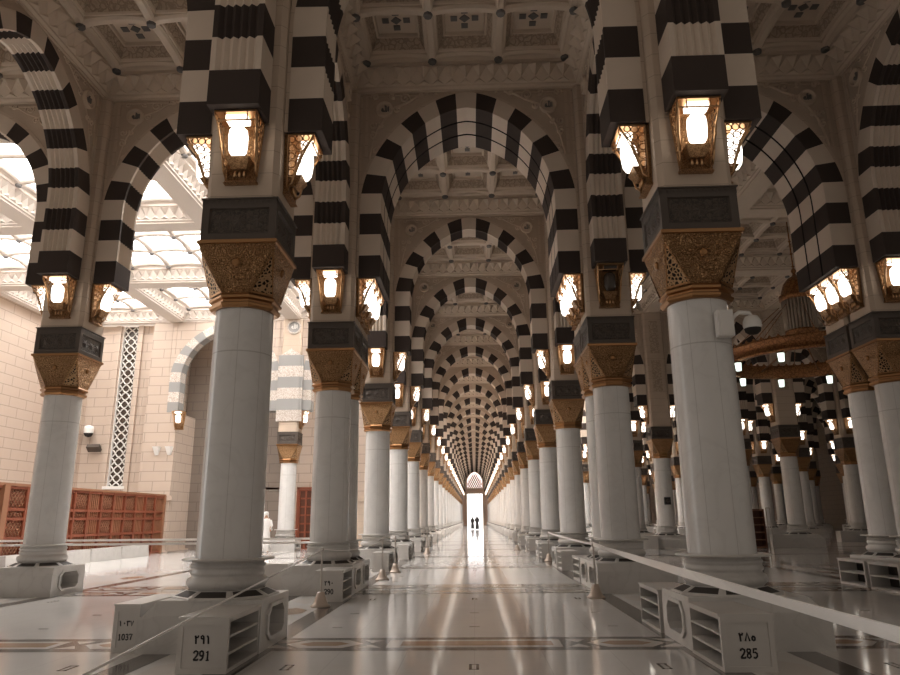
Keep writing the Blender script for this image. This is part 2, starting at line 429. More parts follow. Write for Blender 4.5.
def arch_mesh(half, style, mats):
    """half: half thickness; style 'flute' or 'groove'"""
    mb = MB()
    if style == 'flute':
        fl = [(-half,0)]
        k = 5; w0 = half - .07
        for j in range(k):
            a = -w0 + 2*w0*j/k; b = -w0 + 2*w0*(j+1)/k
            fl += [(a,0),((a+b)/2,.05)]
        fl += [(w0,0),(half,0)]
    else:
        g = .30; e = .03
        fl = [(-half,0),(-g-e,0),(-g-e,.07),(-g+e,.07),(-g+e,0),(g-e,0),(g-e,.07),(g+e,.07),(g+e,0),(half,0)]
    for side in (1, -1):
        for v in range(12):
            s0, s1 = v*U, min((v+1)*U, LT)
            mi = 0 if v % 2 == 0 else 1
            if v == 11: s1 = LT
            sub = 1 if v < 3 else 4
            for q in range(sub):
                a, b = s0 + (s1-s0)*q/sub, s0 + (s1-s0)*(q+1)/sub
                Ea, Eb, Ia, Ib = E_(a), E_(b), I_(a), I_(b)
                for y in (-half, half):
                    mb.face([(side*Ia[0],y,Ia[1]),(side*Ea[0],y,Ea[1]),(side*Eb[0],y,Eb[1]),(side*Ib[0],y,Ib[1])], mi)
                mb.face([(side*Ea[0],-half,Ea[1]),(side*Ea[0],half,Ea[1]),(side*Eb[0],half,Eb[1]),(side*Eb[0],-half,Eb[1])], mi)
                def sof(S, off):
                    e, ii = E_(S), I_(S); d = Vector((e[0]-ii[0], e[1]-ii[1]))
                    d.normalize(); return (side*(ii[0] + d.x*off), ii[1] + d.y*off)
                prof = fl if v > 0 or style != 'flute' else [(-half,0),(half,0)]
                for (ya, oa), (yb, ob) in zip(prof, prof[1:]):
                    p0, p1, p2, p3 = sof(a,oa), sof(a,ob), sof(b,ob), sof(b,oa)
                    gm = 2 if style != 'flute' and (oa > 0 or ob > 0) else mi
                    mb.face([(p0[0],ya,p0[1]),(p1[0],yb,p1[1]),(p2[0],yb,p2[1]),(p3[0],ya,p3[1])], gm)
                if v == 0 and q == 0 :
                    mb.face([(side*1.98,-half,6.65),(side*2.46,-half,6.65),(side*2.46,half,6.65),(side*1.98,half,6.65)], 0)
                if v == 1 and q == 0 and style == 'flute':   # close the step under the flutes
                    for (ya, oa), (yb, ob) in zip(fl, fl[1:]):
                        p0, p1 = sof(a,oa), sof(a,ob)
                        mb.face([(p0[0],ya,p0[1]),(p1[0],yb,p1[1]),(side*1.98,yb,p1[1]),(side*1.98,ya,p0[1])], 0)
    return mb.mesh('voussoir_ring', mats)
def spandrel_mesh(half, mats, scroll=False):
    mb = MB(); zt = 11.275
    for side in (1, -1):
        P = [E_(LT*k/70) for k in range(71)]
        P = [p for p in P if p[1] > 6.6]
        for y in (-half, half):
            for a, b in zip(P, P[1:]):
                if a[0] - b[0] > 1e-6:
                    mb.face([(side*a[0],y,a[1]),(side*b[0],y,b[1]),(side*b[0],y,zt),(side*a[0],y,zt)], 0)
            mb.face([(side*2.46,y,6.65),(side*2.515,y,6.65),(side*2.515,y,zt),(side*2.46,y,zt)], 1)
            # raised band following the arch and frame along the pier and cornice
            yo = y + (.025 if y > 0 else -.025)
            for a, b in zip(P, P[1:]):
                def out(p, o):
                    dx, dz = p[0], max(p[1]-8.4, 0); L = math.hypot(dx, dz); return (min(p[0] + dx/L*o, 2.515), min(p[1] + dz/L*o, 11.265))
                a1, b1 = out(a,.07), out(b,.07)
                mb.face([(side*a[0],yo,a[1]),(side*b[0],yo,b[1]),(side*b1[0],yo,b1[1]),(side*a1[0],yo,a1[1])], 1)
                mb.face([(side*a1[0],y,a1[1]),(side*b1[0],y,b1[1]),(side*b1[0],yo,b1[1]),(side*a1[0],yo,a1[1])], 1)
            s_ = 1 if y > 0 else -1
            mb.box(*sorted((side*2.32, side*2.38)), *sorted((y, yo)), 9.6, 11.19, 1)
            mb.box(*sorted((side*1.15, side*2.38)), *sorted((y, yo)), 11.19, 11.24, 1)
        mb.face([(side*2.515,-half,6.65),(side*2.515,half,6.65),(side*2.515,half,zt),(side*2.515,-half,zt)], 1)
    mb.face([(-2.515,-half,zt),(2.515,-half,zt),(2.515,half,zt),(-2.515,half,zt)], 1)
    if scroll:
        sc_ = scroll_mesh(); b0 = len(mb.v)
        mb.v += [(a, b*(half/.30), c) for a, b, c in sc_.v]
        for f, mm in zip(sc_.f, sc_.m): mb.fi([b0+k for k in f], 2)
    return mb.mesh('spandrel_panel', mats)
def ribbon2d(mb, pts, w, y, d, m=0):
    """flat raised ribbon in the xz plane at depth y, rising by d toward -y"""
    P = [Vector(p) for p in pts]; n = len(P)
    Lp, Rp = [], []
    for i in range(n):
        t_ = (P[min(i+1,n-1)] - P[max(i-1,0)]).normalized(); nn = Vector((-t_.y, t_.x))
        ww = w[i] if isinstance(w, (list, tuple)) else w
        Lp.append(P[i] + nn*ww/2); Rp.append(P[i] - nn*ww/2)
    loops = [[(a.x,y,a.y),(b.x,y,b.y),((b.x*.8+a.x*.2),y-d,(b.y*.8+a.y*.2)),((a.x*.8+b.x*.2),y-d,(a.y*.8+b.y*.2))] for a, b in zip(Lp, Rp)]
    mb.loft(loops, m, True, True)
def spiral(cx_, cz, r, turns, a0, dr=1):
    return [(cx_ + r*(1-.85*k/26)*math.cos(a0 + dr*2*PI*turns*k/26), cz + r*(1-.85*k/26)*math.sin(a0 + dr*2*PI*turns*k/26)) for k in range(27)]
def scroll_mesh():
    mb = MB()
    for face in (1, -1):
        for side in (1, -1):
            for (px, pz, r, tn, a0, dr) in ((2.2,10.15,.10,1.4,1.2,1),(2.12,9.75,.07,1.3,2.2,-1),(1.45,11.12,.13,1.5,3.3,-1),(1.05,11.22,.085,1.3,2.5,1),(2.16,11.18,.10,1.3,0,1),(1.75,11.2,.09,1.2,4,1),(2.2,10.42,.085,1.2,2.6,1),(1.62,10.84,.09,1.4,.6,-1),(.72,11.29,.05,1.2,1,1),(2.0,10.42,.07,1.2,1,-1)):
                pts = [(side*a, min(b, 11.235)) for a, b in spiral(px, pz, r, tn, a0, dr)]
                sub = MB(); ribbon2d(sub, pts, .032, -.3, .022)
                b0 = len(mb.v)
                mb.v += [(a, face*b, c) for a, b, c in sub.v]
                for f, mm in zip(sub.f, sub.m): mb.fi([b0+k for k in f], mm)
            pts = [(side*a, b) for a, b in ((2.27,9.55),(2.2,9.95),(2.1,10.3),(1.95,10.55),(1.7,10.88),(1.4,11.0),(1.15,11.16),(.9,11.23))]
            sub = MB(); ribbon2d(sub, pts, .03, -.3, .02)
            b0 = len(mb.v); mb.v += [(a, face*b, c) for a, b, c in sub.v]
            for f, mm in zip(sub.f, sub.m): mb.fi([b0+k for k in f], mm)
    return mb
ALLAH = [[(.62,-.30),(.62,.52)], [(.36,.50),(.36,-.22),(.30,-.30),(.16,-.30)], [(.10,.50),(.10,-.22),(.02,-.30),(-.12,-.28)],
         [(-.14,-.28),(-.34,-.30),(-.52,-.12),(-.46,.12),(-.30,.22),(-.26,0),(-.34,-.28)], [(.0,.62),(.08,.70),(.16,.62),(.24,.70)]]
def medallion_mesh():
    mb = MB(); y = 0
    n = 24; R = .205
    ring = lambda r, yy: [(r*math.cos(2*PI*k/n), yy, r*math.sin(2*PI*k/n)) for k in range(n)]
    mb.loft([ring(R,0), ring(R,-.05), ring(R*.95,-.09), ring(R*.84,-.09), ring(R*.74,-.02)], 0, False, True)
    med = mb.mesh('medallion', [M['scroll']])
    mc = MB()
    for st in ALLAH: ribbon2d(mc, [(a*.14, b*.14) for a, b in st], .026, -.02, .035)
    return med, mc.mesh('calligraphy', [M['node']])
ring_me = arch_mesh(.34, 'flute', [M['dark_v'], M['light_v'], M['groove']])
ringd_me = arch_mesh(.34 + G/2, 'groove', [M['dark_v'], M['light_v'], M['groove']])
ringw_me = arch_mesh(.34, 'flat', [M['grey_v'], M['whitecarv'], M['grey_v']])
span_me = spandrel_mesh(.30, [M['spandrel'], M['beige']])
spand_me = spandrel_mesh(.30 + G/2, [M['spandrel'], M['beige'], M['scroll']], True); spans_me = spandrel_mesh(.30, [M['spandrel'], M['beige'], M['scroll']], True)
spanw_me = spandrel_mesh(.30, [M['wallst'], M['wallst']])
med_me, call_me = medallion_mesh()
def add_arch(name, label, loc, rotz, kind, group, detail, sc=1.0):
    t = thing(name, label, 'arch', loc, rotz, group)
    t.scale = (sc, 1, 1)
    put('voussoir_ring', {'s': ring_me, 'd': ringd_me, 'w': ringw_me}[kind], t)
    sp = put('spandrel_panel', {'s': spans_me if detail else span_me, 'd': spand_me, 'w': spanw_me}[kind], t)
    if detail and kind != 'w':
        hh = .30 if kind == 's' else .30 + G/2
        for side in (-1, 1):
            for fc in (0, PI):
                md = put('medallion', med_me, t, (side*1.93, -hh if fc == 0 else hh, 10.83), fc)
                put('calligraphy', call_me, md)
    return t
arches_at = {}      # (x, i) -> set of faces that carry a springer
def mark(x, i, f): arches_at.setdefault((x, i), set()).add(f)
xs = [-15, -9, -3, 3, 9, 15, 21, 27, 33]
for i in range(1, LAST + 1):
    for xa, xb in zip(xs, xs[1:]):
        if (xa, i) not in cols or (xb, i) not in cols: continue
        mark(xa, i, 'E'); mark(xb, i, 'W')
        xm = (xa + xb)/2
        if i == 2 and xm in (0, 6): mark(xa, 3, 'E'); mark(xb, 3, 'W')
        at = {0: 'the aisle', -6: 'from the aisle to the court row', -12: 'the outer court bay'}.get(xm, f'from {ROW[xa]}' if xa > 3 else 'from the aisle into the chandelier hall')
        lab = f'dark and pale striped arch across {at} at its {ORD[i]} columns' if xm == 0 else f'striped arch {at} at {ORD[i]} columns'
        if xa > 3: lab = f'striped arch leading outward from the {ORD[i]} column of the {ROW[xa]}'
        if i == 2 and xm in (0, 6):
            add_arch('striped_arch', ('wide double striped arch over the aisle at its second and third columns' if xm == 0 else 'wide double striped arch from the aisle into the chandelier hall'), (xm, ys[2] + G/2, 0), 0, 'd', 'arches across the hall', True); continue
        if i == 3 and xm in (0, 6): continue
        if i == 6 and xm < -3: continue
        add_arch('striped_arch', lab, (xm, ys[i], 0), 0, 's', 'arches across the hall', ys[i] < 45)
# court wall arches
for xm, sx, lb in ((-12.35, 1.13, 'beside the tall lattice window'), (-6.0, .995, 'above the wooden lattice doors')):
    a_ = add_arch('striped_arch', f'pale grey and white striped arch in the court wall {lb}', (xm, ys[6], 0), 0, 'w', 'arches in the court wall', False, sx)
for x in xs:
    for i in range(0, LAST):
        if (x, i) not in cols or (x, i + 1) not in cols or i == 2: continue
        if x == 9 and i < 1: continue
        if x >= 15 and i > 10: continue
        mark(x, i, 'N'); mark(x, i + 1, 'S')
        add_arch('striped_arch', f'striped arch between {ORD[i]} and {ORD[i+1]} columns of the {ROW[x]}', (x, (ys[i] + ys[i+1])/2, 0), PI/2, 's', 'arches along the rows', ys[i] < 40, D/6)

# ------------------------------------------------------------------ lanterns (origin at the wall, facing -y, z from 5.77)
mb = MB()
mb.loft([[(-.20,0,0),(.20,0,0),(.20,-.05,0),(-.20,-.05,0)],[(-.27,0,.875),(.27,0,.875),(.27,-.05,.875),(-.27,-.05,.875)]], 0, True, True)
for s in (-1,1): mb.loft([[(s*.205,-.051,.03),(s*.17,-.051,.03),(s*.17,-.075,.03),(s*.205,-.075,.03)],[(s*.268,-.051,.84),(s*.235,-.051,.84),(s*.235,-.075,.84),(s*.268,-.075,.84)]], 0, True, True)
mb.loft([[(-.22,0,-.005),(.22,0,-.005),(.22,-.10,-.005),(-.22,-.10,-.005)],[(-.22,0,.035),(.22,0,.035),(.19,-.08,.035),(-.19,-.08,.035)]], 0, True, True)
bracket_me = mb.mesh('backplate', [M['brass']])
mb = MB()
def cheek_x(s, z): return s*(.205 + .075*z)
for s in (-1, 1):      # pierced side cheeks, wider at the top
    q = [(-.05,.10),(-.12,.16),(-.16,.34),(-.25,.60),(-.34,.74),(-.40,.80),(-.40,.86),(-.05,.86)]
    mb.tube([(cheek_x(s,z), y, z) for y, z in q + q[:1]], .015, 5, 1)
    for y, z, r in ((-.09,.20,.045),(-.10,.31,.05),(-.11,.43,.055),(-.20,.46,.035),(-.10,.55,.05),(-.20,.58,.045),(-.11,.67,.05),(-.21,.69,.05),(-.30,.72,.035),(-.10,.79,.05),(-.20,.80,.05),(-.30,.81,.045)):
        mb.tube([(cheek_x(s,z), y + r*math.cos(2*PI*k/9), z + r*math.sin(2*PI*k/9)) for k in range(10)], .0095, 4, 0)
    mb.tube([(s*.27,-.40,.84),(s*.255,-.34,.72),(s*.235,-.24,.52),(s*.215,-.15,.26)], .014, 5, 1)
mb.box(-.28,.28,-.42,-.052,.845,.873,1)
mb.tube([(-.26,-.385,.745),(.26,-.385,.745)], .011, 5, 1)
for k in (-1, 1): mb.tube([(k*.15,-.39,.84),(k*.145,-.37,.74)], .010, 4, 1)
mb.loft([[(-.10,-.05,.165),(.10,-.05,.165),(.10,-.15,.165),(-.10,-.15,.165)],[(-.15,-.05,.27),(.15,-.05,.27),(.15,-.22,.27),(-.15,-.22,.27)],[(-.16,-.05,.305),(.16,-.05,.305),(.16,-.24,.305),(-.16,-.24,.305)]], 0, True, True)
cage_me = mb.mesh('cage', [M['brass'], M['brassp']])
def glass_mesh(m1, m2, nm):
    mb = MB()
    pr = [(.02,.31),(.085,.32),(.115,.37),(.125,.46),(.128,.58),(.118,.66),(.07,.71),(.02,.715)]
    mb.loft([[(r*math.cos(2*PI*k/16), -.235 - .06*(z-.5) + r*.9*math.sin(2*PI*k/16), z) for k in range(16)] for r, z in pr], 0, True, True, True)
    mb.box(-.14,.14,-.372,-.20,.76,.835,1)
    for k in (-1, 0, 1):
        mb.lathe([(.008,.165),(.016,.15),(.021,.09),(.008,.07)], 8, 2, k*.062, -.10, True, True, True)
    return mb.mesh(nm, [m1, m2, M['brassp']])
glass_me = glass_mesh(M['glow'], M['glows'], 'glass'); glassoff_me = glass_mesh(M['glowoff'], M['glowoff'], 'glass')
PAIR3 = [((-3, 'E'), 'court side'), ((3, 'W'), 'chandelier side'), ((3, 'E'), 'chandelier hall side of the inner pair'), ((9, 'W'), 'outer pair')]
FACE = {'S': (0,-.483,0), 'E': (.483,0,PI/2), 'N': (0,.483,PI), 'W': (-.483,0,-PI/2)}
nl = 0
def lantern(x, y, dx, dy, rz, label, lit=True, sx=1.0):
    t = thing('wall_lantern', label, 'lantern', (x + dx, y + dy, 5.77), rz, 'brass wall lanterns'); t.scale = (sx, 1, 1)
    put('backplate', bracket_me, t); put('cage', cage_me, t); put('glass', glass_me if lit else glassoff_me, t)
for (x, i) in sorted(cols, key=lambda q: (q[1], abs(q[0]))):
    if i < 1: continue
    if x == 20:
        lantern(x, ys[i], *FACE['S'], f'lit brass lantern on front face of {ORD[i]} column, {ROW[x]}'); continue
    inner = 'W' if x > 0 else 'E'; outer = 'E' if x > 0 else 'W'
    for f in sorted(arches_at.get((x, i), ())):
        if f == 'N' and not i in (1,): continue
        if f == outer and (ys[i] > 45 or abs(x) > 16): continue
        if f == 'S' and abs(x) > 3 and ys[i] > 90: continue
        if (x, i) in ((-9, 1), (-15, 2), (9, 1)): continue
        dx, dy, rz = FACE[f]
        fn = {'S': 'front face', 'N': 'rear face'}.get(f) or ('aisle-facing side' if f == inner else 'outward side')
        lit = not (x == 3 and i == 2 and f == 'S')
        lantern(x, ys[i], dx, dy, rz, f'{"lit" if lit else "unlit dark"} brass lantern on {fn} of {ORD[i]} column, {ROW[x]}', lit)
        nl += 1

for (x, f), nm_ in PAIR3:
    dx, dy, rz = FACE[f]
    lantern(x, ys[2] + G/2, dx, dy, rz, f'lit brass lantern between the paired columns, {nm_}', True, .92)
# ------------------------------------------------------------------ ceilings (one bay = D-long, 6 wide; local origin in the bay's middle)
def border_mesh(mt, name):
    mb = MB(); H = 3.0; zb = 11.28
    def ringq(a, za, b, zb_, m=0):
        A = [(-a,-a,za),(a,-a,za),(a,a,za),(-a,a,za)]; B = [(-b,-b,zb_),(b,-b,zb_),(b,b,zb_),(-b,b,zb_)]
        mb.loft([A, B], m)
    ringq(3.0,zb,2.66,zb); ringq(2.66,zb,2.66,zb+.05); ringq(2.66,zb+.05,2.60,zb+.08); ringq(2.60,zb+.08,2.60,zb+.12)
    a0, z0, a1, z1 = 2.60, zb+.12, 2.46, zb+.52
    ringq(a0,z0,a1,z1)
    ringq(2.50,z1,2.40,z1+.02); ringq(2.40,z1+.02,2.40,z1+.10); ringq(2.40,z1+.10,2.30,z1+.12)
    n = 15
    for q in range(4):
        c, s = math.cos(q*PI/2), math.sin(q*PI/2)
        R = lambda px, py, pz: (c*px - s*py, s*px + c*py, pz)
        W = 2.47
        cw = 2*W/n
        for k in range(n):
            xa = -W + k*cw; xb = xa + cw; xm = (xa + xb)/2
            # hanging prism: widest and deepest at the top, point at the bottom
            T0, T1 = (xa, a1, z1-.02), (xb, a1, z1-.02)
            Mx = (xm, a1-.17, z1-.08); B = (xm, a0-.045, z0+.13)
            mb.face([R(*T0), R(*Mx), R(*B)]); mb.face([R(*Mx), R(*T1), R(*B)]); mb.face([R(*T0), R(*T1), R(*Mx)])
            mb.face([R(xa,(a0+a1)/2-.02,(z0+z1)/2+.02), R(*T0), R(*B)]); mb.face([R(xb,(a0+a1)/2-.02,(z0+z1)/2+.02), R(*T1), R(*B)])
            # small pyramid below
            P = [(xa,a0,z0+.01),(xb,a0,z0+.01),(xm,a0-.01,z0+.24)]
            pk = (xm, a0-.085, z0+.06)
            mb.face([R(*P[0]),R(*P[1]),R(*pk)]); mb.face([R(*P[1]),R(*P[2]),R(*pk)]); mb.face([R(*P[2]),R(*P[0]),R(*pk)])
    # coffer beams with arched soffits
    zc = zb + .57; nodes = (-2.33,-.777,.777,2.33); bw = .115
    for ax in (0, 1):
        for k, a in enumerate(nodes):
            for b0, b1 in zip(nodes, nodes[1:]):
                loops = []
                for j in range(9):
                    u = j/8; b = b0 + (b1-b0)*u; lift = .10*math.sin(PI*u)**.6 if 0 < u < 1 else 0
                    sec_ = [(-bw,zc+lift+.05),(-bw*.55,zc+lift),(bw*.55,zc+lift),(bw,zc+lift+.05),(bw,zc+.4),(-bw,zc+.4)]
                    loops.append([((a+p, b, z) if ax else (b, a+p, z)) for p, z in sec_])
                mb.loft(loops, 0)
    for a in nodes:
        for b in nodes:
            mb.lathe([(.02,zc-.05),(.085,zc-.045),(.10,zc-.02),(.10,zc+.06)], 8, 1, a, b, False, True)
    return mb.mesh(name, [mt, M['node']])
def coffer_mesh():
    mb = MB(); zc = 11.28+.57; nodes = (-1.553,0,1.553)
    for a in nodes:
        for b in nodes:
            def sq(r, z): return [(a-r,b-r,z),(a+r,b-r,z),(a+r,b+r,z),(a-r,b+r,z)]
            mb.loft([sq(.70,zc+.16),sq(.63,zc+.17),sq(.61,zc+.22)], 0)
            mb.loft([sq(.61,zc+.22),sq(.50,zc+.46)], 1)
            mb.loft([sq(.50,zc+.46),sq(.46,zc+.46),sq(.44,zc+.54)], 0, False, True)
            for dx, dy, rr in ((0,0,.12),(-.24,.0,.075),(.24,.0,.075),(0,.24,.075),(0,-.24,.075)):
                if rr > .1: q = [(a+dx-rr,b+dy),(a+dx,b+dy-rr),(a+dx+rr,b+dy),(a+dx,b+dy+rr)]
                else: q = [(a+dx-rr,b+dy-rr),(a+dx+rr,b+dy-rr),(a+dx+rr,b+dy+rr),(a+dx-rr,b+dy+rr)]
                mb.loft([[(p[0],p[1],zc+.54) for p in q],[(p[0],p[1],zc+.52) for p in q]], 2, False, True)
    return mb.mesh('coffer_panel', [M['ceil'], M['carved'], M['node']])
def sky_mesh(ms):
    mb = MB(); zc = 11.28+.57; nodes = (-1.553,0,1.553)
    for a in nodes:
        for b in nodes:
            mb.face([(a-.72,b-.72,zc+.28),(a+.72,b-.72,zc+.28),(a+.72,b+.72,zc+.28),(a-.72,b+.72,zc+.28)], 0)
            for k in (-.24, .24):
                mb.box(a+k-.012,a+k+.012,b-.7,b+.7,zc+.255,zc+.279,1)
    return mb.mesh('skylight_pane', [ms, M['ceilw']])
bord_me = border_mesh(M['ceil'], 'ceiling'); bordw_me = border_mesh(M['ceilw'], 'ceiling')
cof_me = coffer_mesh(); skyp_me = sky_mesh(M['sky']); skyfill_me = sky_mesh(M['skyfill'])
BAY = {-18: 'outer court', -12: 'wall side of the court', -6: 'court side', 0: 'aisle', 6: 'chandelier side'}
def ceil_bay(xm, i, sky):
    ym = (ys[i] + ys[i+1])/2
    nm = BAY.get(xm, f'hall {xm} metres out')
    o = struct('ceiling', bordw_me if sky else bord_me, f'{"skylit" if sky else "coffered"} ceiling bay over the {nm}, {ORD[i]} bay', (xm, ym, 0), (1, D/6, 1), 'ceiling')
    if sky: put('skylight_pane', skyfill_me if i > 5 else skyp_me, o)
    else: put('coffer_panel', cof_me, o)
for i in range(1, LAST):
    if i == 2: continue
    y = ys[i]
    ceil_bay(0, i, False)
    if i == 1:
        for xm in (-18, -12, -6, 6): ceil_bay(xm, i, False)
        continue
    court = 3 <= i <= 5
    if court:
        for xm in (-18, -12, -6): ceil_bay(xm, i, True)
    elif i < 22: ceil_bay(-6, i, True)  # hidden skylit bays added to light the far aisle columns
    for xm in (6, 12, 18, 24, 30):
        if i > 21 or (xm > 6 and i > 12): continue
        if xm < .66*ys[i+1] + 2: ceil_bay(xm, i, xm == 6 and i >= 8)  # glowing bays beside the aisle extended to brighten its far columns

# joint strips between the paired rows
mb = MB(); mb.box(-21,-3.9,ys[2]+.35,ys[3]-.005,11.285,12.4)
struct('ceiling', mb.mesh('ceiling', [M['ceilw']]), 'flat ceiling strip at the edge of the bright court')
mb = MB(); mb.box(9.05,33,ys[2],ys[3],11.285,12.4)
struct('ceiling', mb.mesh('ceiling', [M['ceil']]), 'flat ceiling strip at the edge of the chandelier hall')
mb = MB(); mb.box(-24,42,-2,ys[-1]+8,13.0,13.3)  # unseen slab added above the ceilings to block sky light
struct('ceiling', mb.mesh('ceiling', [M['ceil']]), 'unseen roof slab added over the whole hall to block sky light')

# ------------------------------------------------------------------ floor with its inlaid bands
mb = MB()
mb.face([(-24,-6,0),(42,-6,0),(42,190,0),(-24,190,0)], 0)
def rect(x0, x1, y0, y1, z, m): mb.face([(x0,y0,z),(x1,y0,z),(x1,y1,z),(x0,y1,z)], m)
def poly(pts, z, m): mb.face([(a,b,z) for a, b in pts], m)
XC = (-12, -6, 0, 6, 12, 18)
for i in range(0, LAST):
    yc = ys[i]
    for xm in XC:
        if xm and yc > 60: continue
        if xm == -12 and 3 < i < 6: continue
        z1, z2, z3 = .0015, .003, .0045
        rect(xm-2.62, xm+2.62, yc-.44, yc+.44, z1, 1)
        def band(dy, hw, z, m): pass
        rect(xm-1.02, xm+1.02, yc-.26, yc+.26, z2, 2); rect(xm-.86, xm+.92, yc-.15, yc+.15, z3, 3)
        for s in (-1, 1):
            hx = lambda c_, a, b: [(xm+s*(c_-a), yc), (xm+s*(c_-a*.55), yc-b), (xm+s*(c_+a*.55), yc-b), (xm+s*(c_+a), yc), (xm+s*(c_+a*.55), yc+b), (xm+s*(c_-a*.55), yc+b)]
            poly(hx(1.78,.46,.27), z2, 2); poly(hx(1.78,.30,.14), z3, 3)
            poly([(xm+s*1.08,yc-.26),(xm+s*1.34,yc-.26),(xm+s*1.22,yc-.05)], z2, 2)
            poly([(xm+s*1.08,yc+.26),(xm+s*1.34,yc+.26),(xm+s*1.22,yc+.05)], z2, 2)
            poly([(xm+s*2.45,yc-.28),(xm+s*2.10,yc-.28),(xm+s*2.34,yc-.04)], z2, 2)
            poly([(xm+s*2.45,yc+.28),(xm+s*2.10,yc+.28),(xm+s*2.34,yc+.04)], z2, 2)
for xl in (-9, -3, 3, 9, 15, 21):
    for s in (-1, 1):
        if xl == -9 and s < 0: 
            rect(xl-.72, xl-.40, -6, ys[3]+.6, .0012, 1); continue
        y1 = 150 if abs(xl) == 3 else 70
        if xl == -9: y1 = 35
        if xl == -3 and s < 0: y1 = 35
        rect(*sorted((xl+s*.38, xl+s*.70)), -6, y1, .0012, 1)
    for i in range(0, 12):           # white lozenges between the bases
        if i == 2: continue
        ym = (ys[i] + ys[i+1])/2
        for dy in (-1.55, 0, 1.55):
            for s in (-1, 1): 
                pts = [(xl+s*.0,ym+dy-.5),(xl+s*.26,ym+dy-.2),(xl+s*.26,ym+dy+.2),(xl+s*.0,ym+dy+.5)]
                poly(pts, .0026, 2 if dy else 3)
def frame_mark(x, y, w, h):
    e = .028
    for q in ((x-w,x+w,y-h,y-h+e),(x-w,x+w,y+h-e,y+h),(x-w,x-w+e,y-h,y+h),(x+w-e,x+w,y-h,y+h)): rect(*q, .002, 1)
for i in range(0, 12):
    for dy in (1.32, 2.75, 4.2):
        for xm in (-12, -6, 0, 6, 12):
            if i == 2: continue
            for dx in (-1.88, 0, 1.88):
                if dy == 4.2 and False: continue
                if abs(dy-4.2) < .1: frame_mark(xm+dx, ys[i]+D-1.34, .05, .13)
                else: rect(xm+dx-.07, xm+dx+.07, ys[i]+dy-.02, ys[i]+dy+.02, .002, 1)
struct('floor', mb.mesh('floor', [M['floor'], M['fgrey'], M['fwhite'], M['fbeige']]), 'polished pale marble floor with grey bands and beige inlay')

# ------------------------------------------------------------------ walls round the hall
yw = ys[6]
def wall(name, x0, x1, y0, y1, z0, z1, m, label):
    mb = MB(); mb.box(x0, x1, y0, y1, z0, z1)
    return struct(name, mb.mesh(name, [m]), label)
yb = yw + 2.4
wall('wall_court_back', -9.7, -3.7, yb, yb+.3, 0, 12.3, M['wallst'], 'pale stone wall behind the court arch with wooden doors')
wall('wall_court_niche', -15.1, -9.7, yb-.4, yb+.3, 0, 12.3, M['shadepaint'], 'grey-brown stone wall with painted-in shade inside the court arch')
wall('wall_court_side', -21.6, -21.2, ys[2], yb, 0, 12.3, M['wallst'], 'pale stone wall along the outer side of the court')
# front court wall with stepped piers, window slot between
mb = MB()
mb.box(-21.2,-19.6,yw-.35,yb,0,11.27); mb.box(-19.6,-18.05,yw+.25,yb,0,11.27); mb.box(-17.25,-16.2,yw+.25,yb,0,11.27)
mb.box(-18.05,-17.25,yw+.25,yb,0,3.1); mb.box(-16.2,-14.6,yw-.35,yb,0,6.64); mb.box(-16.2,-15.21,yw-.29,yb,6.64,11.27)
mb.box(-19.75,-19.55,yw-.1,yb,0,11.27); mb.box(-18.35,-18.1,yw+.12,yw+.3,2.6,11.27); mb.box(-17.2,-16.95,yw+.12,yw+.3,2.6,11.27)
mb.box(-16.3,-14.45,yw-.45,yb,0,.1); mb.box(-16.3,-14.45,yw-.45,yw-.2,2.4,2.62)
struct('wall_court_front', mb.mesh('wall_court_front', [M['wallst']]), 'pale block stone wall with stepped piers facing the court')
# tall lattice window
mb = MB(); mb.box(-18.05,-17.25,yw+.42,yw+.5,3.1,11.27)
w = struct('window_1', mb.mesh('window_1', [M['dglass']]), 'tall narrow window with white lattice in the court wall')
mb = MB(); wz0, wz1 = 3.1, 11.27; wy = yw+.36
n = int((wz1-wz0)/.40)
for k in range(n):
    for j in range(2):
        x0 = -18.05 + .4*j; z0 = wz0 + (wz1-wz0)*k/n; hz = (wz1-wz0)/n
        c_ = (x0+.2, z0+hz/2)
        for a, b in (((x0,z0+hz/2),(x0+.2,z0)),((x0+.2,z0),(x0+.4,z0+hz/2)),((x0+.4,z0+hz/2),(x0+.2,z0+hz)),((x0+.2,z0+hz),(x0,z0+hz/2))):
            mid = ((a[0]+b[0])/2*.82 + c_[0]*.18, (a[1]+b[1])/2*.82 + c_[1]*.18)
            mb.tube([(a[0],wy,a[1]),(mid[0],wy,mid[1]),(b[0],wy,b[1])], .035, 4)
put('window_lattice', mb.mesh('window_lattice', [M['white']]), w)
mb = MB()
for a, b in ((-18.1,-18.02),(-17.28,-17.2)): mb.box(a,b,yw+.26,yw+.45,3.1,11.27)
mb.box(-18.2,-17.1,yw+.1,yw+.45,2.98,3.12)
put('window_frame', mb.mesh('window_frame', [M['white']]), w)
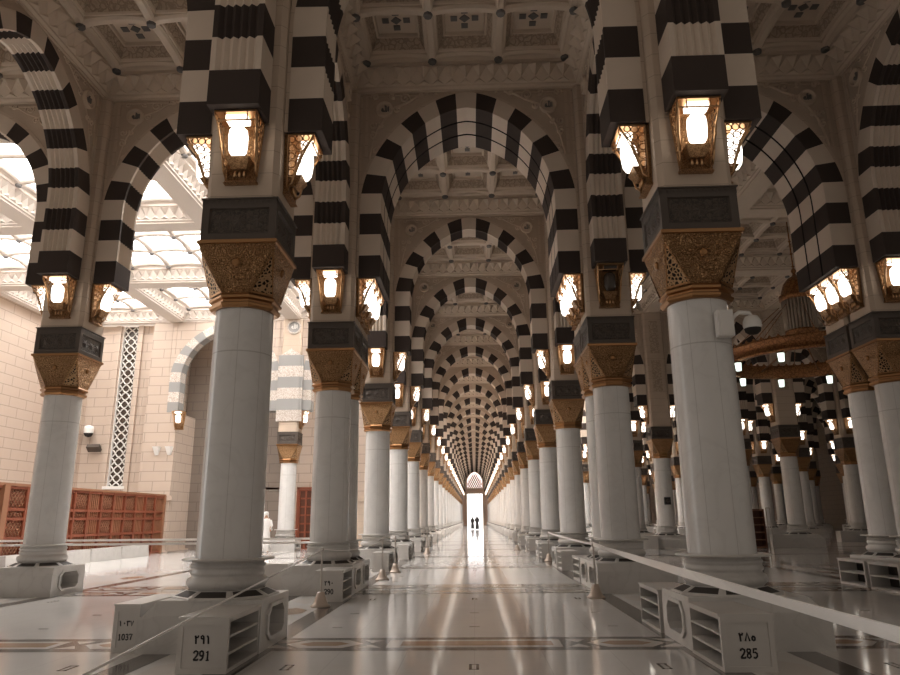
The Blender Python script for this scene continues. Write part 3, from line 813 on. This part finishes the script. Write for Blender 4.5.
# dado on the shaded wall and wooden lattice doors
mb = MB(); mb.box(-9.6,-3.7,yb-.12,yb,0,2.3); mb.box(-9.6,-3.7,yb-.2,yb,2.3,2.55)
struct('trim_1', mb.mesh('trim_1', [M['beige']]), 'stone dado along the shaded court wall')
def lattice_door(x0, x1, nm, label):
    mb = MB(); mb.box(x0,x1,yb-.30,yb-.22,0,2.9)
    d = struct(nm, mb.mesh(nm, [M['woodd']]), label)
    mb = MB()
    nx = 4; nz = 7
    for k in range(nx+1):
        xx = x0 + (x1-x0)*k/nx; mb.box(xx-.04,xx+.04,yb-.36,yb-.301,0,2.9)
    for k in range(nz+1):
        zz = 2.9*k/nz; mb.box(x0-.04,x1+.04,yb-.35,yb-.301,max(zz-.04,0),zz+.04)
    mb.box(x0-.14,x0-.04,yb-.4,yb-.22,0,3.05); mb.box(x1+.04,x1+.14,yb-.4,yb-.22,0,3.05); mb.box(x0-.14,x1+.14,yb-.4,yb-.22,2.95,3.05)
    put('door_grid', mb.mesh('door_grid', [M['wood']]), d)
lattice_door(-10.75, -9.75, 'door_1', 'brown wooden lattice door beside the white court column')
lattice_door(-8.9, -7.6, 'door_2', 'brown wooden lattice door between white court column and aisle')
# far walls
wall('wall_left', -9.9, -9.6, yb+.3, ys[-1]+2, 0, 13, M['beige'], 'stone wall far along the aisle')
wall('wall_right', 36.5, 37, 14, ys[-1]+2, 0, 13, M['shadepaint'], 'stone wall coloured dark as if in shade, beyond the column rows')
ye = ys[-1] + 3
wall('wall_hall_end', 3.9, 36.5, 104, 104.4, 0, 13, M['shadepaint'], 'end wall coloured dark as if in shade, behind the column rows')
# end wall with doorway and arched window
mb = MB()
dw, dh = 1.62, 6.4
mb.box(-3.2,-dw,ye,ye+.8,0,dh); mb.box(dw,3.2,ye,ye+.8,0,dh); mb.box(-9.6,-3.2,ye,ye+.6,0,13); mb.box(3.2,9.6,ye,ye+.6,0,13)
mb.box(-3.2,3.2,ye,ye+.8,dh,7.6)
aw = [( -dw,7.6),(-dw,9.0)] + [(-dw*math.cos(PI/2*k/8)**1.25, 9.0+1.9*math.sin(PI/2*k/8)**1.25) for k in range(1,9)]
aw = aw + [(-a,b) for a,b in aw[::-1][1:]]
for a, b in zip(aw, aw[1:]):
    if abs(a[0]-b[0]) > 1e-5: mb.face([(a[0],ye,a[1]),(b[0],ye,b[1]),(b[0],ye,13),(a[0],ye,13)])
for s in (-1,1): mb.box(*sorted((s*dw,s*3.2)),ye,ye+.8,7.6,13)
struct('wall_aisle_end', mb.mesh('wall_aisle_end', [M['litendstone']]), 'stone wall closing the far end of the aisle')
mb = MB()
for s in (-1,1): mb.box(*sorted((s*1.62,s*1.95)),ye-.25,ye,0,6.9); mb.box(*sorted((s*2.2,s*3.1)),ye-.4,ye,0,2.6)
mb.box(-2.0,2.0,ye-.3,ye,6.4,7.1)
for k in range(9): mb.box(-1.5+k*.36-.05,-1.5+k*.36+.05,ye+.1,ye+.2,5.4,6.4)
struct('door_3', mb.mesh('door_3', [M['litendstone']]), 'tall open doorway full of daylight at the end of the aisle')
mb = MB()
for k in range(-7, 8):
    for s in (-1, 1):
        pts = []
        for j in range(13):
            zz = 7.6 + 3.3*j/12; xx = k*.46 + s*(zz-9.3)*.55
            lim = dw if zz < 9.0 else dw*max(1-((zz-9.0)/1.9), 0)
            if abs(xx) <= lim: pts.append((xx, ye+.3, zz))
        if len(pts) > 1: mb.tube(pts, .075, 4)
w2 = struct('window_2', mb.mesh('window_2', [M['woodl']]), 'pointed lattice window above the far doorway')

mb = MB(); mb.face([(a, ye+.42, b) for a, b in aw])
put('frosted_pane', mb.mesh('frosted_pane', [M['frost']]), w2)
# ------------------------------------------------------------------ wooden partition and marble bench on the court floor
px_, z1 = -14.75, 2.58
y0p, y1p = 20.2, 33.5
t = thing('wooden_partition', 'long red-brown wooden lattice partition standing in the bright court', 'partition', (px_, y0p, 0))
L_ = y1p - y0p
mb = MB(); mb.box(-.06,0,0,L_,.05,z1-.05)
put('back_board', mb.mesh('back_board', [M['wood']]), t)
mb = MB(); np_ = 14
for k in range(np_+1):
    yy = L_*k/np_; mb.box(-.02,.09,yy-.05,yy+.05,0,z1)
for zz in (.06,.95,1.55,1.85,z1-.05): mb.box(-.02,.075,0,L_,zz-.045,zz+.045)
put('frame', mb.mesh('frame', [M['wood']]), t)
mb = MB()
mb.box(-.08,.12,-.05,L_+.05,z1,z1+.08)
mb.box(-.10,.16,1.55,1.80,0,z1+.02); mb.box(-.06,.13,L_-.1,L_+.06,0,z1+.02)
put('trim', mb.mesh('trim', [M['woodl']]), t)
pan = MB()      # lattice infill, alternate panels
for k in range(np_):
    ya, ybb = L_*k/np_+.06, L_*(k+1)/np_-.06
    for (za, zb_) in ((.11,.90),(1.0,1.5),(1.60,1.80),(1.9,z1-.1)):
        if k % 2 == 0:
            n = 5
            for j in range(-n, n*2):
                for s in (1,-1):
                    w_ = (ybb-ya)/n; a = ya + j*w_
                    P0 = [a, za]; P1 = [a + (zb_-za)*.9, zb_]
                    if s < 0: P0, P1 = [ya+ybb-P0[0], P0[1]], [ya+ybb-P1[0], P1[1]]
                    # clip in y
                    def clip(P0, P1):
                        (y0,z0),(y1_,z1_) = P0,P1
                        t0, t1 = 0., 1.; dy = y1_-y0
                        for lo_, sg in ((ya,1),(ybb,-1)):
                            d0 = sg*(y0-lo_); d1 = sg*(y1_-lo_)
                            if d0 < 0 and d1 < 0: return None
                            if d0 < 0: t0 = max(t0, d0/(d0-d1))
                            if d1 < 0: t1 = min(t1, d0/(d0-d1))
                        if t0 >= t1: return None
                        return (y0+dy*t0, z0+(z1_-z0)*t0), (y0+dy*t1, z0+(z1_-z0)*t1)
                    r_ = clip(P0, P1)
                    if r_: pan.tube([(.02,r_[0][0],r_[0][1]),(.02,r_[1][0],r_[1][1])], .016, 3)
        else:
            for j in range(1, 6):
                yy = ya + (ybb-ya)*j/6; pan.box(.0,.035,yy-.02,yy+.02,za,zb_)
put('lattice_panel', pan.mesh('lattice_panel', [M['woodl']]), t)
mb = MB()
mb.loft([[(-14.5,21.5,0),(-14.05,21.5,0),(-14.05,31.0,0),(-14.5,31.0,0)],[(-14.5,21.5,.46),(-14.1,21.5,.46),(-14.1,31.0,.46),(-14.5,31.0,.46)]],0,True,True)
for yy in (23.9, 26.3, 28.6): mb.box(-14.51,-14.045,yy-.006,yy+.006,.0,.465)
tag(put('marble_kerb', mb.mesh('marble_kerb', [M['base']])), 'low white marble kerb along the foot of the wooden partition', 'kerb')

# ------------------------------------------------------------------ shelf boxes round the bases
DIG = {'1': [[(.18,.78),(.32,.98),(.32,.02)],[(.14,.02),(.50,.02)]],
 '2': [[(.06,.74),(.14,.92),(.32,.98),(.50,.88),(.52,.70),(.40,.46),(.06,.06)],[(.06,.05),(.54,.05),(.56,.2)]],
 '9': [[(.50,.70),(.44,.90),(.28,.97),(.12,.88),(.08,.68),(.16,.50),(.32,.46),(.48,.58),(.50,.72),(.46,.34),(.32,.08),(.12,.04)]],
 '0': [[(.30,.97),(.14,.84),(.08,.5),(.14,.16),(.30,.03),(.46,.16),(.52,.5),(.46,.84),(.30,.97)]],
 '3': [[(.08,.84),(.26,.97),(.46,.86),(.44,.64),(.24,.52),(.48,.40),(.50,.16),(.28,.03),(.06,.12)]],
 '7': [[(.06,.80),(.08,.94),(.54,.94),(.34,.5),(.26,.02)]],
 '8': [[(.30,.97),(.12,.86),(.14,.64),(.44,.42),(.50,.18),(.30,.03),(.10,.16),(.14,.40),(.44,.64),(.48,.86),(.30,.97)]],
 '5': [[(.52,.95),(.16,.95),(.12,.56),(.32,.62),(.50,.48),(.50,.2),(.30,.03),(.08,.10)]],
 'a1': [[(.14,.92),(.26,.70),(.32,.05)]],
 'a2': [[(.10,.92),(.20,.60),(.22,.05)],[(.10,.92),(.20,.74),(.42,.72),(.48,.94)]],
 'a3': [[(.06,.92),(.18,.60),(.22,.05)],[(.06,.92),(.14,.74),(.26,.74),(.30,.90),(.34,.74),(.48,.74),(.54,.94)]],
 'a5': [[(.30,.62),(.14,.44),(.16,.22),(.30,.14),(.44,.22),(.46,.44),(.30,.62)]],
 'a7': [[(.06,.92),(.30,.08),(.54,.92)]],
 'a8': [[(.06,.08),(.30,.92),(.54,.08)]],
 'a9': [[(.44,.05),(.42,.60),(.40,.80),(.26,.92),(.12,.80),(.14,.62),(.28,.58),(.42,.66)]],
 'a0': [[(.24,.50),(.30,.58),(.36,.50),(.30,.42),(.24,.50)]]}
def number_mesh(txt, pre, h=.088):
    mb = MB()
    for zc_ in ((-.085,) if not pre else (.06,)):
        n = len(txt); adv = .66*h; x0 = -n*adv/2
        for k, ch_ in enumerate(txt):
            for st in DIG[pre + ch_]:
                ribbon2d(mb, [(x0 + k*adv + a*h, zc_ + (b-.5)*h) for a, b in st], .20*h if len(st) != 2 else .15*h, 0, .002)
    return mb.mesh('lettering', [M['black']])
def shelf_box(label, loc, length, w, h, side, number=None, rotz=0, nsh=3):
    """box running from the origin along +y; open toward x*side; number on the end facing -y"""
    t = thing('shelf_box', label, 'shelf box', loc, rotz, 'white shelf boxes at the column bases')
    e = .035; s = side
    X = lambda a, b: sorted((s*a, s*b))
    mb = MB()
    mb.box(*X(-w/2, w/2), 0, e, 0, h); mb.box(*X(-w/2, w/2), length-e, length, 0, h)
    mb.box(*X(-w/2, w/2), e, length-e, h-e, h); mb.box(*X(-w/2, w/2), e, length-e, 0, e); mb.box(*X(-w/2, -w/2+.02), e, length-e, e, h-e)
    mb.box(-w/2-.012, w/2+.012, -.012, length+.01, h, h+.018)
    for q in ((-w/2,w/2,.0,.05),(-w/2,w/2,h-.06,h),(-w/2,-w/2+.05,.05,h-.06),(w/2-.05,w/2,.05,h-.06)): mb.box(q[0],q[1],-.012,0,q[2],q[3])
    put('case', mb.mesh('case', [M['boxwhite']]), t)
    mb0 = MB(); mb0.box(*X(-w/2+.03, w/2-.004), e+.001, length-e-.001, -.011, .011); me = mb0.mesh('shelf', [M['boxwhite']])
    for k in range(1, nsh): put('shelf', me, t, (0,0,e/2 + (h-e)*k/nsh))
    mb0 = MB(); mb0.box(*X(-w/2+.021, -w/2+.03), e+.001, length-e-.001, e+.001, h-e-.001)
    put('back_panel', mb0.mesh('back_panel', [M['vent']]), t)
    if number:
        for tx, pre in ((number[0], ''), (number[1], 'a')):
            put('western_lettering' if not pre else 'arabic_lettering', number_mesh(tx, pre, *number[2:]), t, (0, -.003, h*.50))
    return t
shelf_box('white shelf box numbered 291 in front of the column base beside the rope', (-2.65, 7.28, 0), 1.0, .5, .5, 1, ('291', '291'))
shelf_box('narrow white shelf box numbered 1037 on the outer side of the column base', (-3.97, 8.42, 0), 1.15, .30, .50, -1, ('1037', '1037', .066))
shelf_box('white shelf box numbered 285 in front of the chandelier-side column base', (2.62, 7.28, 0), 1.0, .5, .5, -1, ('285', '285'))
shelf_box('unnumbered white shelf box behind the base of the first chandelier-side column', (2.62, 9.62, 0), 1.05, .5, .5, -1)
shelf_box('white shelf box numbered 290 in front of the second court-side column', (-2.63, 13.28, 0), .98, .5, .52, 1, ('290', '290'))
shelf_box('white shelf box behind the paired columns on the chandelier side', (2.62, ys[3]+.66, 0), 1.05, .5, .52, -1)
shelf_box('white shelf box with open front between court column and second aisle column', (-4.55, 15.6, 0), .6, .45, .52, -1, None, -PI/2)
shelf_box('open white shelf box beside the paired outer columns, nearer to the camera', (8.12, ys[2]-.95, 0), 1.05, .4, .5, -1, None, 0, 2)
shelf_box('open white shelf box beside the paired outer columns, behind its twin', (8.12, ys[2]+.25, 0), 1.05, .4, .5, -1, None, 0, 2)
for (x, i, w_) in ((-3,4,'bright court side'),(3,4,'chandelier side'),(-3,5,'bright court side'),(3,5,'chandelier side'),(-3,6,'bright court side'),(3,6,'chandelier side'),(3,7,'chandelier side'),(-3,7,'bright court side')):
    s = 1 if x < 0 else -1
    shelf_box(f'white shelf box in front of the {ORD[i]} aisle column on the {w_}', (x + s*.36, ys[i]-1.63, 0), .98, .46, .5, s)
for (x, i) in ((9,6),(15,6),(21,7),(15,8),(9,8)):
    shelf_box(f'dim white shelf box beside the {ORD[i]} column of the {ROW[x]}', (x-1.47, ys[i]-.55, 0), .8, .5, .55, -1, None, -PI/2)

# ------------------------------------------------------------------ stanchions and tapes
mb = MB(); mb.lathe([(.0,0),(.165,0),(.17,.02),(.135,.045),(.105,.09),(.08,.17),(.06,.24),(.0,.245)], 20, 0)
stb_me = mb.mesh('cone_base', [M['stbase']])
mb = MB(); mb.lathe([(.018,.24),(.018,.92)], 10, 0); mb.lathe([(.0,.90),(.03,.905),(.032,.96),(.0,.97)], 12, 0)
stp_me = mb.mesh('pole', [M['steel']])
def stanchion(x, y, label):
    t = thing('stanchion', label, 'stanchion', (x, y, 0), 0, 'cone-based stanchions'); put('cone_base', stb_me, t); put('pole', stp_me, t)
stanchion(2.22, 13.63, 'slim stanchion holding the wide white tape on the chandelier side')
stanchion(-2.62, 12.55, 'slim stanchion beside the shelf box numbered 290')
stanchion(-2.25, 17.84, 'slim stanchion just beyond the paired columns on the court side')
stanchion(-2.2, 20.2, 'slim stanchion before the fourth court-side aisle column')
stanchion(2.5, 24.8, 'slim stanchion beyond the fourth column on the chandelier side')
stanchion(1.9, 33.0, 'slim far stanchion by the sixth column on the chandelier side')
stanchion(-2.0, 30.5, 'slim far stanchion by the fifth court-side aisle column')
def tape(name, pts, h, label, thick=.004, sag=0, tw=0):
    mb = MB(); n = 24; loops = []
    A, B = Vector(pts[0]), Vector(pts[1]); d = (B-A).normalized(); sd = d.cross(Vector((0,0,1))).normalized()
    for k in range(n+1):
        u = k/n; p = A.lerp(B, u); p.z -= sag*4*u*(1-u)
        a = tw*math.sin(u*PI*3); up = Vector((0,0,1))*math.cos(a) + sd*math.sin(a); nn = sd*math.cos(a) - Vector((0,0,1))*math.sin(a)
        loops.append([tuple(p + up*h/2 + nn*thick), tuple(p - up*h/2 + nn*thick), tuple(p - up*h/2 - nn*thick), tuple(p + up*h/2 - nn*thick)])
    mb.loft(loops, 0, True, True)
    return tag(put(name, mb.mesh(name, [M['tape']])), label, 'tape')
tape('barrier_tape', ((2.215,13.58,.945),(1.80,2.6,.945)), .075, 'wide white barrier tape slanting past the box numbered 285', sag=.02, tw=.5)
tape('barrier_tape', ((2.225,13.69,.945),(2.5,24.75,.945)), .045, 'white barrier tape running on between chandelier-side stanchions', sag=.03)
tape('barrier_rope', ((-2.08,3.7,.62),(-2.61,12.50,.935)), .016, 'thin pale rope slanting past the boxes numbered 291 and 1037', sag=.0)
tape('barrier_rope', ((-2.61,12.6,.935),(-2.26,17.8,.935)), .018, 'thin pale rope between the two court-side stanchions', sag=.10)
tape('barrier_tape', ((-12.5,17.6,1.0),(-3.75,17.2,1.0)), .05, 'upper white barrier tape stretched across the bright court')
tape('barrier_tape', ((-12.5,16.5,.93),(-3.75,16.6,.93)), .05, 'lower white barrier tape stretched across the bright court')
for x, y, lb in ((-12.55,17.6,'pole at the outer end of the upper court tape'),(-12.55,16.5,'pole at the outer end of the lower court tape'),(-3.70,17.2,'pole behind the paired columns holding the upper court tape'),(-3.70,16.6,'pole behind the paired columns holding the lower court tape')):
    if x < -10: stanchion(x, y, 'slim stanchion, ' + lb)

# ------------------------------------------------------------------ security camera on the near column, and fittings
t = thing('security_camera', 'white dome security camera on an arm fixed to the first chandelier-side column', 'camera', (2.93, 8.49, 3.70))
mb = MB(); mb.box(.14,.33,-.11,.02,-.13,.20); mb.box(.16,.31,-.125,-.11,-.11,.18)
put('mount_box', mb.mesh('mount_box', [M['white']]), t)
mb = MB(); mb.tube([(.31,-.04,.05),(.36,-.05,.13),(.42,-.06,.175),(.54,-.07,.16),(.56,-.08,.10)], .028, 10)
put('arm', mb.mesh('arm', [M['white']]), t)
mb = MB(); mb.lathe([(.02,.13),(.075,.11),(.105,.05),(.11,-.01),(.10,-.04)], 20, 0, .56, -.08, True, True)
put('housing', mb.mesh('housing', [M['white']]), t)
mb = MB(); mb.lathe([(.10,-.04),(.09,-.08),(.055,-.11),(.0,-.12)], 20, 0, .56, -.08)
put('lens_dome', mb.mesh('lens_dome', [M['void']]), t)
def floodlight(x, y, z):
    t = thing('floodlight', 'small dark floodlight on the court wall beside the lattice window', 'floodlight', (x, y, z))
    mb = MB(); mb.loft([[(-.32,-.2,-.22),(.32,-.2,-.22),(.32,-.45,.0),(-.32,-.45,.0)],[(-.32,-.1,-.1),(.32,-.1,-.1),(.32,-.35,.16),(-.32,-.35,.16)]],0,True,True)
    put('housing', mb.mesh('housing', [M['bronzep']]), t)
    mb = MB(); mb.box(-.04,.04,-.2,-.005,-.1,.0); put('bracket', mb.mesh('bracket', [M['steel']]), t)
floodlight(-18.75, yw+.245, 5.0)
t = thing('dome_camera', 'small white dome camera on the court wall near the floodlight', 'camera', (-19.1, yw+.245, 5.8))
mb = MB(); mb.lathe([(.02,.3),(.2,.26),(.24,.1),(.22,-.1)], 16, 0, 0, -.3, True, True); mb.box(-.05,.05,-.3,-.005,.1,.22); put('housing', mb.mesh('housing', [M['white']]), t)
mb = MB(); mb.lathe([(.22,-.1),(.15,-.25),(.0,-.3)], 16, 0, 0, -.3); put('lens_dome', mb.mesh('lens_dome', [M['void']]), t)
for x, lb in ((-15.4,'small white wall uplight on the court pier'),(-14.78,'small white wall uplight at the edge of the court arch')):
    mb = MB(); mb.loft([[(-.07,-.02,-.2),(.07,-.02,-.2),(.07,-.1,-.2),(-.07,-.1,-.2)],[(-.16,-.0,.2),(.16,-.0,.2),(.16,-.28,.2),(-.16,-.28,.2)]],0,True,True)
    tag(put('wall_uplight', mb.mesh('wall_uplight', [M['white']]), None, (x, yw-.352, 4.75)), lb, 'wall light')
# lantern under the court wall arch, sign roundel
lantern(-14.4, yw-.02, 0, -.483+.12, 0, 'lit brass lantern at the springing of the court wall arch')
def roundel(x, z, lb):
    t = thing('roundel', lb, 'roundel', (x, yw-.485, z))
    mb = MB(); n = 24
    rg = lambda r, yy: [(r*math.cos(2*PI*k/n), yy, r*math.sin(2*PI*k/n)) for k in range(n)]
    mb.loft([rg(.36,0), rg(.36,-.05), rg(.29,-.06), rg(.28,-.03)], 0); put('rim', mb.mesh('rim', [M['whitecarv']]), t)
    mb = MB(); mb.face(rg(.285,-.03)); put('disc', mb.mesh('disc', [M['grey_v']]), t)
    mc = MB()
    for st in ALLAH: ribbon2d(mc, [(a*.24, b*.24) for a, b in st], .045, -.03, .02)
    put('calligraphy', mc.mesh('calligraphy', [M['white']]), t)
roundel(-8.92, 10.85, 'grey calligraphy roundel on the court wall between two striped arches')
# speaker on a far column
mb = MB(); mb.box(-.14,.14,-.12,0,0,.34); 
o = thing('column_speaker', 'small black speaker fixed to the sixth column behind the chandelier aisle', 'speaker', (9.0, ys[6]-.40, 1.95))
put('housing', mb.mesh('housing', [M['black']]), o)
mb = MB(); mb.lathe([(.08,0),(.09,.01),(.03,.03)], 12, 0); me = mb.mesh('cone', [M['bronzep']]); q = put('cone', me, o, (0,-.125,.17)); q.rotation_euler = (PI/2,0,0)

# ------------------------------------------------------------------ chandelier
ccx, ccy, cz = 12.05, 25.0, 6.85
t = thing('chandelier', 'large copper ring chandelier hanging in the dim hall', 'chandelier', (ccx, ccy, 0))
mb = MB()
R_ = 2.8
mb.lathe([(R_,cz-.18),(R_+.05,cz-.16),(R_+.05,cz-.08),(R_-.01,cz-.06),(R_-.01,cz+.22),(R_+.05,cz+.25),(R_+.05,cz+.33),(R_-.10,cz+.34),(R_-.13,cz+.25),(R_-.13,cz-.1),(R_-.10,cz-.18),(R_,cz-.18)], 72)
ring = put('ring', mb.mesh('ring', [M['copper']]), t)
mb = MB()
nn_ = 240
hz_ = lambda k: cz + .35 + .09*max(0, math.sin(2*PI*k/4))
mb.loft([[((R_+dr)*math.cos(2*PI*k/nn_), (R_+dr)*math.sin(2*PI*k/nn_), zf(k)) for k in range(nn_)] for dr, zf in ((.0, lambda k: cz+.33), (.0, hz_), (-.05, hz_), (-.05, lambda k: cz+.33))], 0)
put('cresting_trim', mb.mesh('cresting_trim', [M['copper']]), ring)
mb = MB()
mb.lathe([(.0,10.05),(.04,10.0),(.10,9.9),(.05,9.8),(.08,9.72),(.12,9.68),(.26,9.60),(.42,9.40),(.52,9.12),(.55,8.98),(.62,8.95),(.62,8.78),(.55,8.74)], 32)
put('dome', mb.mesh('dome', [M['copper']]), t, (0,0,.32))
mb = MB()
for k in range(28):
    a = 2*PI*k/28; mb.lathe([(.05,8.76),(.05,7.55),(.0,7.5)], 6, 0, .52*math.cos(a), .52*math.sin(a))
mb.lathe([(.43,8.75),(.43,7.6)], 24)
put('glass_skirt', mb.mesh('glass_skirt', [M['glassd']]), t, (0,0,.32))
mb = MB(); mb.lathe([(.0,7.15),(.18,7.18),(.44,7.4),(.57,7.52),(.57,7.6),(.4,7.6)], 24); put('bottom_bowl', mb.mesh('bottom_bowl', [M['copper']]), t, (0,0,.32))
mb = MB(); mb.tube([(0,0,10.0),(0,0,12.2)], .025, 8)
for z in (10.4,10.9,11.4): mb.lathe([(.0,z-.06),(.06,z),(.0,z+.06)], 10)
put('rod', mb.mesh('rod', [M['copper']]), t)
mb = MB(); mb.tube([(.6,0,7.5),(R_-.12,0,cz+.1)], .03, 6); arm_me = mb.mesh('arm', [M['copper']])
mb = MB(); mb.tube([(.66,0,8.85),(R_-.1,0,cz+.3)], .014, 5); st_me = mb.mesh('stay', [M['copper']])
mb = MB(); mb.lathe([(.0,-.30),(.09,-.30),(.105,-.1),(.11,-.02),(.0,-.02)], 14, 0); mb.lathe([(.12,-.03),(.10,.03),(.03,.09),(.02,.2)], 14, 1)
lamp_me = mb.mesh('glass_lamp', [M['gwhite'], M['copper']])
for k in range(8):
    put('arm', arm_me, t, (0,0,0), 2*PI*k/8 + .2)
    put('stay', st_me, t, (0,0,0), 2*PI*k/8 + .5)
for k in range(10):
    a = 2*PI*k/10 + .23; put('glass_lamp', lamp_me, t, ((R_-.06)*math.cos(a), (R_-.06)*math.sin(a), cz-.2))

# ------------------------------------------------------------------ wooden step shelf in the hall
t = thing('book_shelf', 'open red-brown wooden shelf with metal rail beyond the first chandelier-side column', 'shelf', (12.35, 33.0, 0))
mb = MB()
for x in (-1.1, .0, .62): mb.box(x-.03,x+.03,-.2,.2,0,1.7)
mb.box(-1.1,.62,.17,.2,0,1.7); put('frame', mb.mesh('frame', [M['woodd']]), t)
mb = MB(); mb.box(-1.07,.59,-.2,.17,-.02,.02); me = mb.mesh('shelf', [M['woodl']])
for k in range(6): put('shelf', me, t, (0,0,.05+k*.32))
mb = MB()
for x in (.70, .86): mb.tube([(x,-.3,0),(x,-.3,1.75)], .022, 6)
mb.tube([(.70,-.3,1.74),(.86,-.3,1.74)], .022, 6)
put('rail', mb.mesh('rail', [M['steel']]), t)

# ------------------------------------------------------------------ people
def person(x, y, rz, robe, label, head_cloth=True, h=1.72, stride=.0):
    t = thing('person', label, 'person', (x, y, 0), rz, None)
    k = h/1.72
    V = [(0,0,.92),(0,0,1.12),(0,-.01,1.32),(0,-.01,1.44),(0,-.03,1.54),(0,-.045,1.64),
         (-.09,0,.88),(-.10,-.02+stride*.5,.48),(-.10,.02+stride,.08),(-.10,-.10+stride,.03),
         (.09,0,.88),(.10,-.02-stride*.5,.48),(.10,.02-stride,.08),(.10,-.10-stride,.03),
         (-.17,0,1.40),(-.22,.0,1.14),(-.19,-.14,.95),(-.17,-.20,.90),(.17,0,1.40),(.22,0,1.14),(.19,-.14,.95),(.17,-.20,.90)]
    Ed = [(0,1),(1,2),(2,3),(3,4),(4,5),(0,6),(6,7),(7,8),(8,9),(0,10),(10,11),(11,12),(12,13),(3,14),(14,15),(15,16),(16,17),(3,18),(18,19),(19,20),(20,21)]
    Rr = [.14,.13,.15,.09,.055,.10,.09,.065,.045,.035,.09,.065,.045,.035,.065,.05,.038,.03,.065,.05,.038,.03]
    me = bpy.data.meshes.new('body'); me.from_pydata([(a*k,b*k,c*k) for a,b,c in V], Ed, []); me.materials.append(M['skin'])
    bm = bmesh.new(); bm.from_mesh(me); sk = bm.verts.layers.skin.verify(); bm.verts.ensure_lookup_table()
    for v, r in zip(bm.verts, Rr): v[sk].radius = (r*k, r*k)
    bm.verts[0][sk].use_root = True; bm.to_mesh(me); bm.free()
    o = put('body', me, t); o.modifiers.new('skin', 'SKIN'); s_ = o.modifiers.new('sub', 'SUBSURF'); s_.levels = s_.render_levels = 1
    mb = MB(); n = 18
    mb.loft([[(rx*k*math.cos(2*PI*j/n), (oy + ry*math.sin(2*PI*j/n) + (.015*math.sin(6*PI*j/n*2) if z < .8 else 0))*k, z*k) for j in range(n)] for rx, ry, oy, z in
             ((.25,.21,0,.05),(.24,.20,0,.3),(.22,.18,0,.7),(.20,.16,0,1.0),(.205,.155,0,1.2),(.225,.15,0,1.36),(.17,.12,-.01,1.44),(.07,.07,-.02,1.49))], 0, True, False, True)
    for s in (-1, 1): mb.tube([(s*.18*k,0,1.38*k),(s*.24*k,0,1.14*k),(s*.205*k,-.13*k,.97*k)], [.085*k,.08*k,.075*k], 10)
    put('robe', mb.mesh('robe', [robe]), t)
    mb = MB()
    mb.loft([[(rx*k*math.cos(2*PI*j/n), (oy + ry*math.sin(2*PI*j/n))*k, z*k) for j in range(n)] for rx, ry, oy, z in
             ((.15,.10,.05,1.36),(.12,.09,.03,1.50),(.105,.095,.0,1.60),(.105,.11,-.02,1.68),(.08,.085,-.03,1.745),(.02,.02,-.03,1.765))], 0, False, True, True)
    put('head_scarf', mb.mesh('head_scarf', [robe]), t)
    return t
person(-9.62, 33.0, .5, M['cloth'], 'person in long white robe and white headscarf walking in the bright court', h=1.78, stride=.1)
person(.25, 92, PI, M['dcloth'], 'person in dark robe walking down the aisle before the bright doorway', h=1.75, stride=.12)
person(-.35, 96, PI, M['dcloth'], 'person in dark robe walking close behind the other near the doorway', h=1.6, stride=.1)

# ------------------------------------------------------------------ camera, world, light
cam = bpy.data.cameras.new('camera'); cam.sensor_width = 36; cam.lens = f_/900*36; cam.clip_end = 500; cam.clip_start = .05
co = bpy.data.objects.new('camera', cam); C.objects.link(co)
def ray(a, b, dd):
    c, s = math.cos(roll), math.sin(roll); x, u = c*a - s*b, s*a + c*b
    c, s = math.cos(pitch), math.sin(pitch); y, z = c*dd - s*u, s*dd + c*u
    c, s = math.cos(yaw), math.sin(yaw); return Vector((c*x - s*y, s*x + c*y, z))
r_, u_, fw = ray(1,0,0), ray(0,1,0), ray(0,0,1)
co.matrix_world = Matrix(((r_.x,u_.x,-fw.x,cx),(r_.y,u_.y,-fw.y,0),(r_.z,u_.z,-fw.z,ch),(0,0,0,1)))
bpy.context.scene.camera = co

w = bpy.data.worlds.new('world'); bpy.context.scene.world = w; w.use_nodes = True
nt = w.node_tree; bg = nt.nodes['Background']
tc = nt.nodes.new('ShaderNodeTexCoord'); sp = nt.nodes.new('ShaderNodeSeparateXYZ'); nt.links.new(tc.outputs['Generated'], sp.inputs[0])
dt = nt.nodes.new('ShaderNodeVectorMath'); dt.operation = 'DOT_PRODUCT'; nt.links.new(tc.outputs['Generated'], dt.inputs[0]); dt.inputs[1].default_value = (-.30, .95, 0)
rp = nt.nodes.new('ShaderNodeValToRGB'); nt.links.new(dt.outputs['Value'], rp.inputs[0])
e = rp.color_ramp.elements; e[0].position = .25; e[0].color = (.06,.053,.046,1); e[1].position = .7; e[1].color = (1,.98,.96,1)
nt.links.new(rp.outputs[0], bg.inputs['Color']); bg.inputs['Strength'].default_value = 3.5

sc = bpy.context.scene
sc.view_settings.view_transform = 'Standard'
sc.view_settings.exposure = .5
sc.cycles.max_bounces = 6; sc.cycles.diffuse_bounces = 4; sc.cycles.glossy_bounces = 3
sc.cycles.sample_clamp_indirect = 4
sc.cycles.use_denoising = True
print('LANTERNS', nl, 'COLUMNS', len(cols))
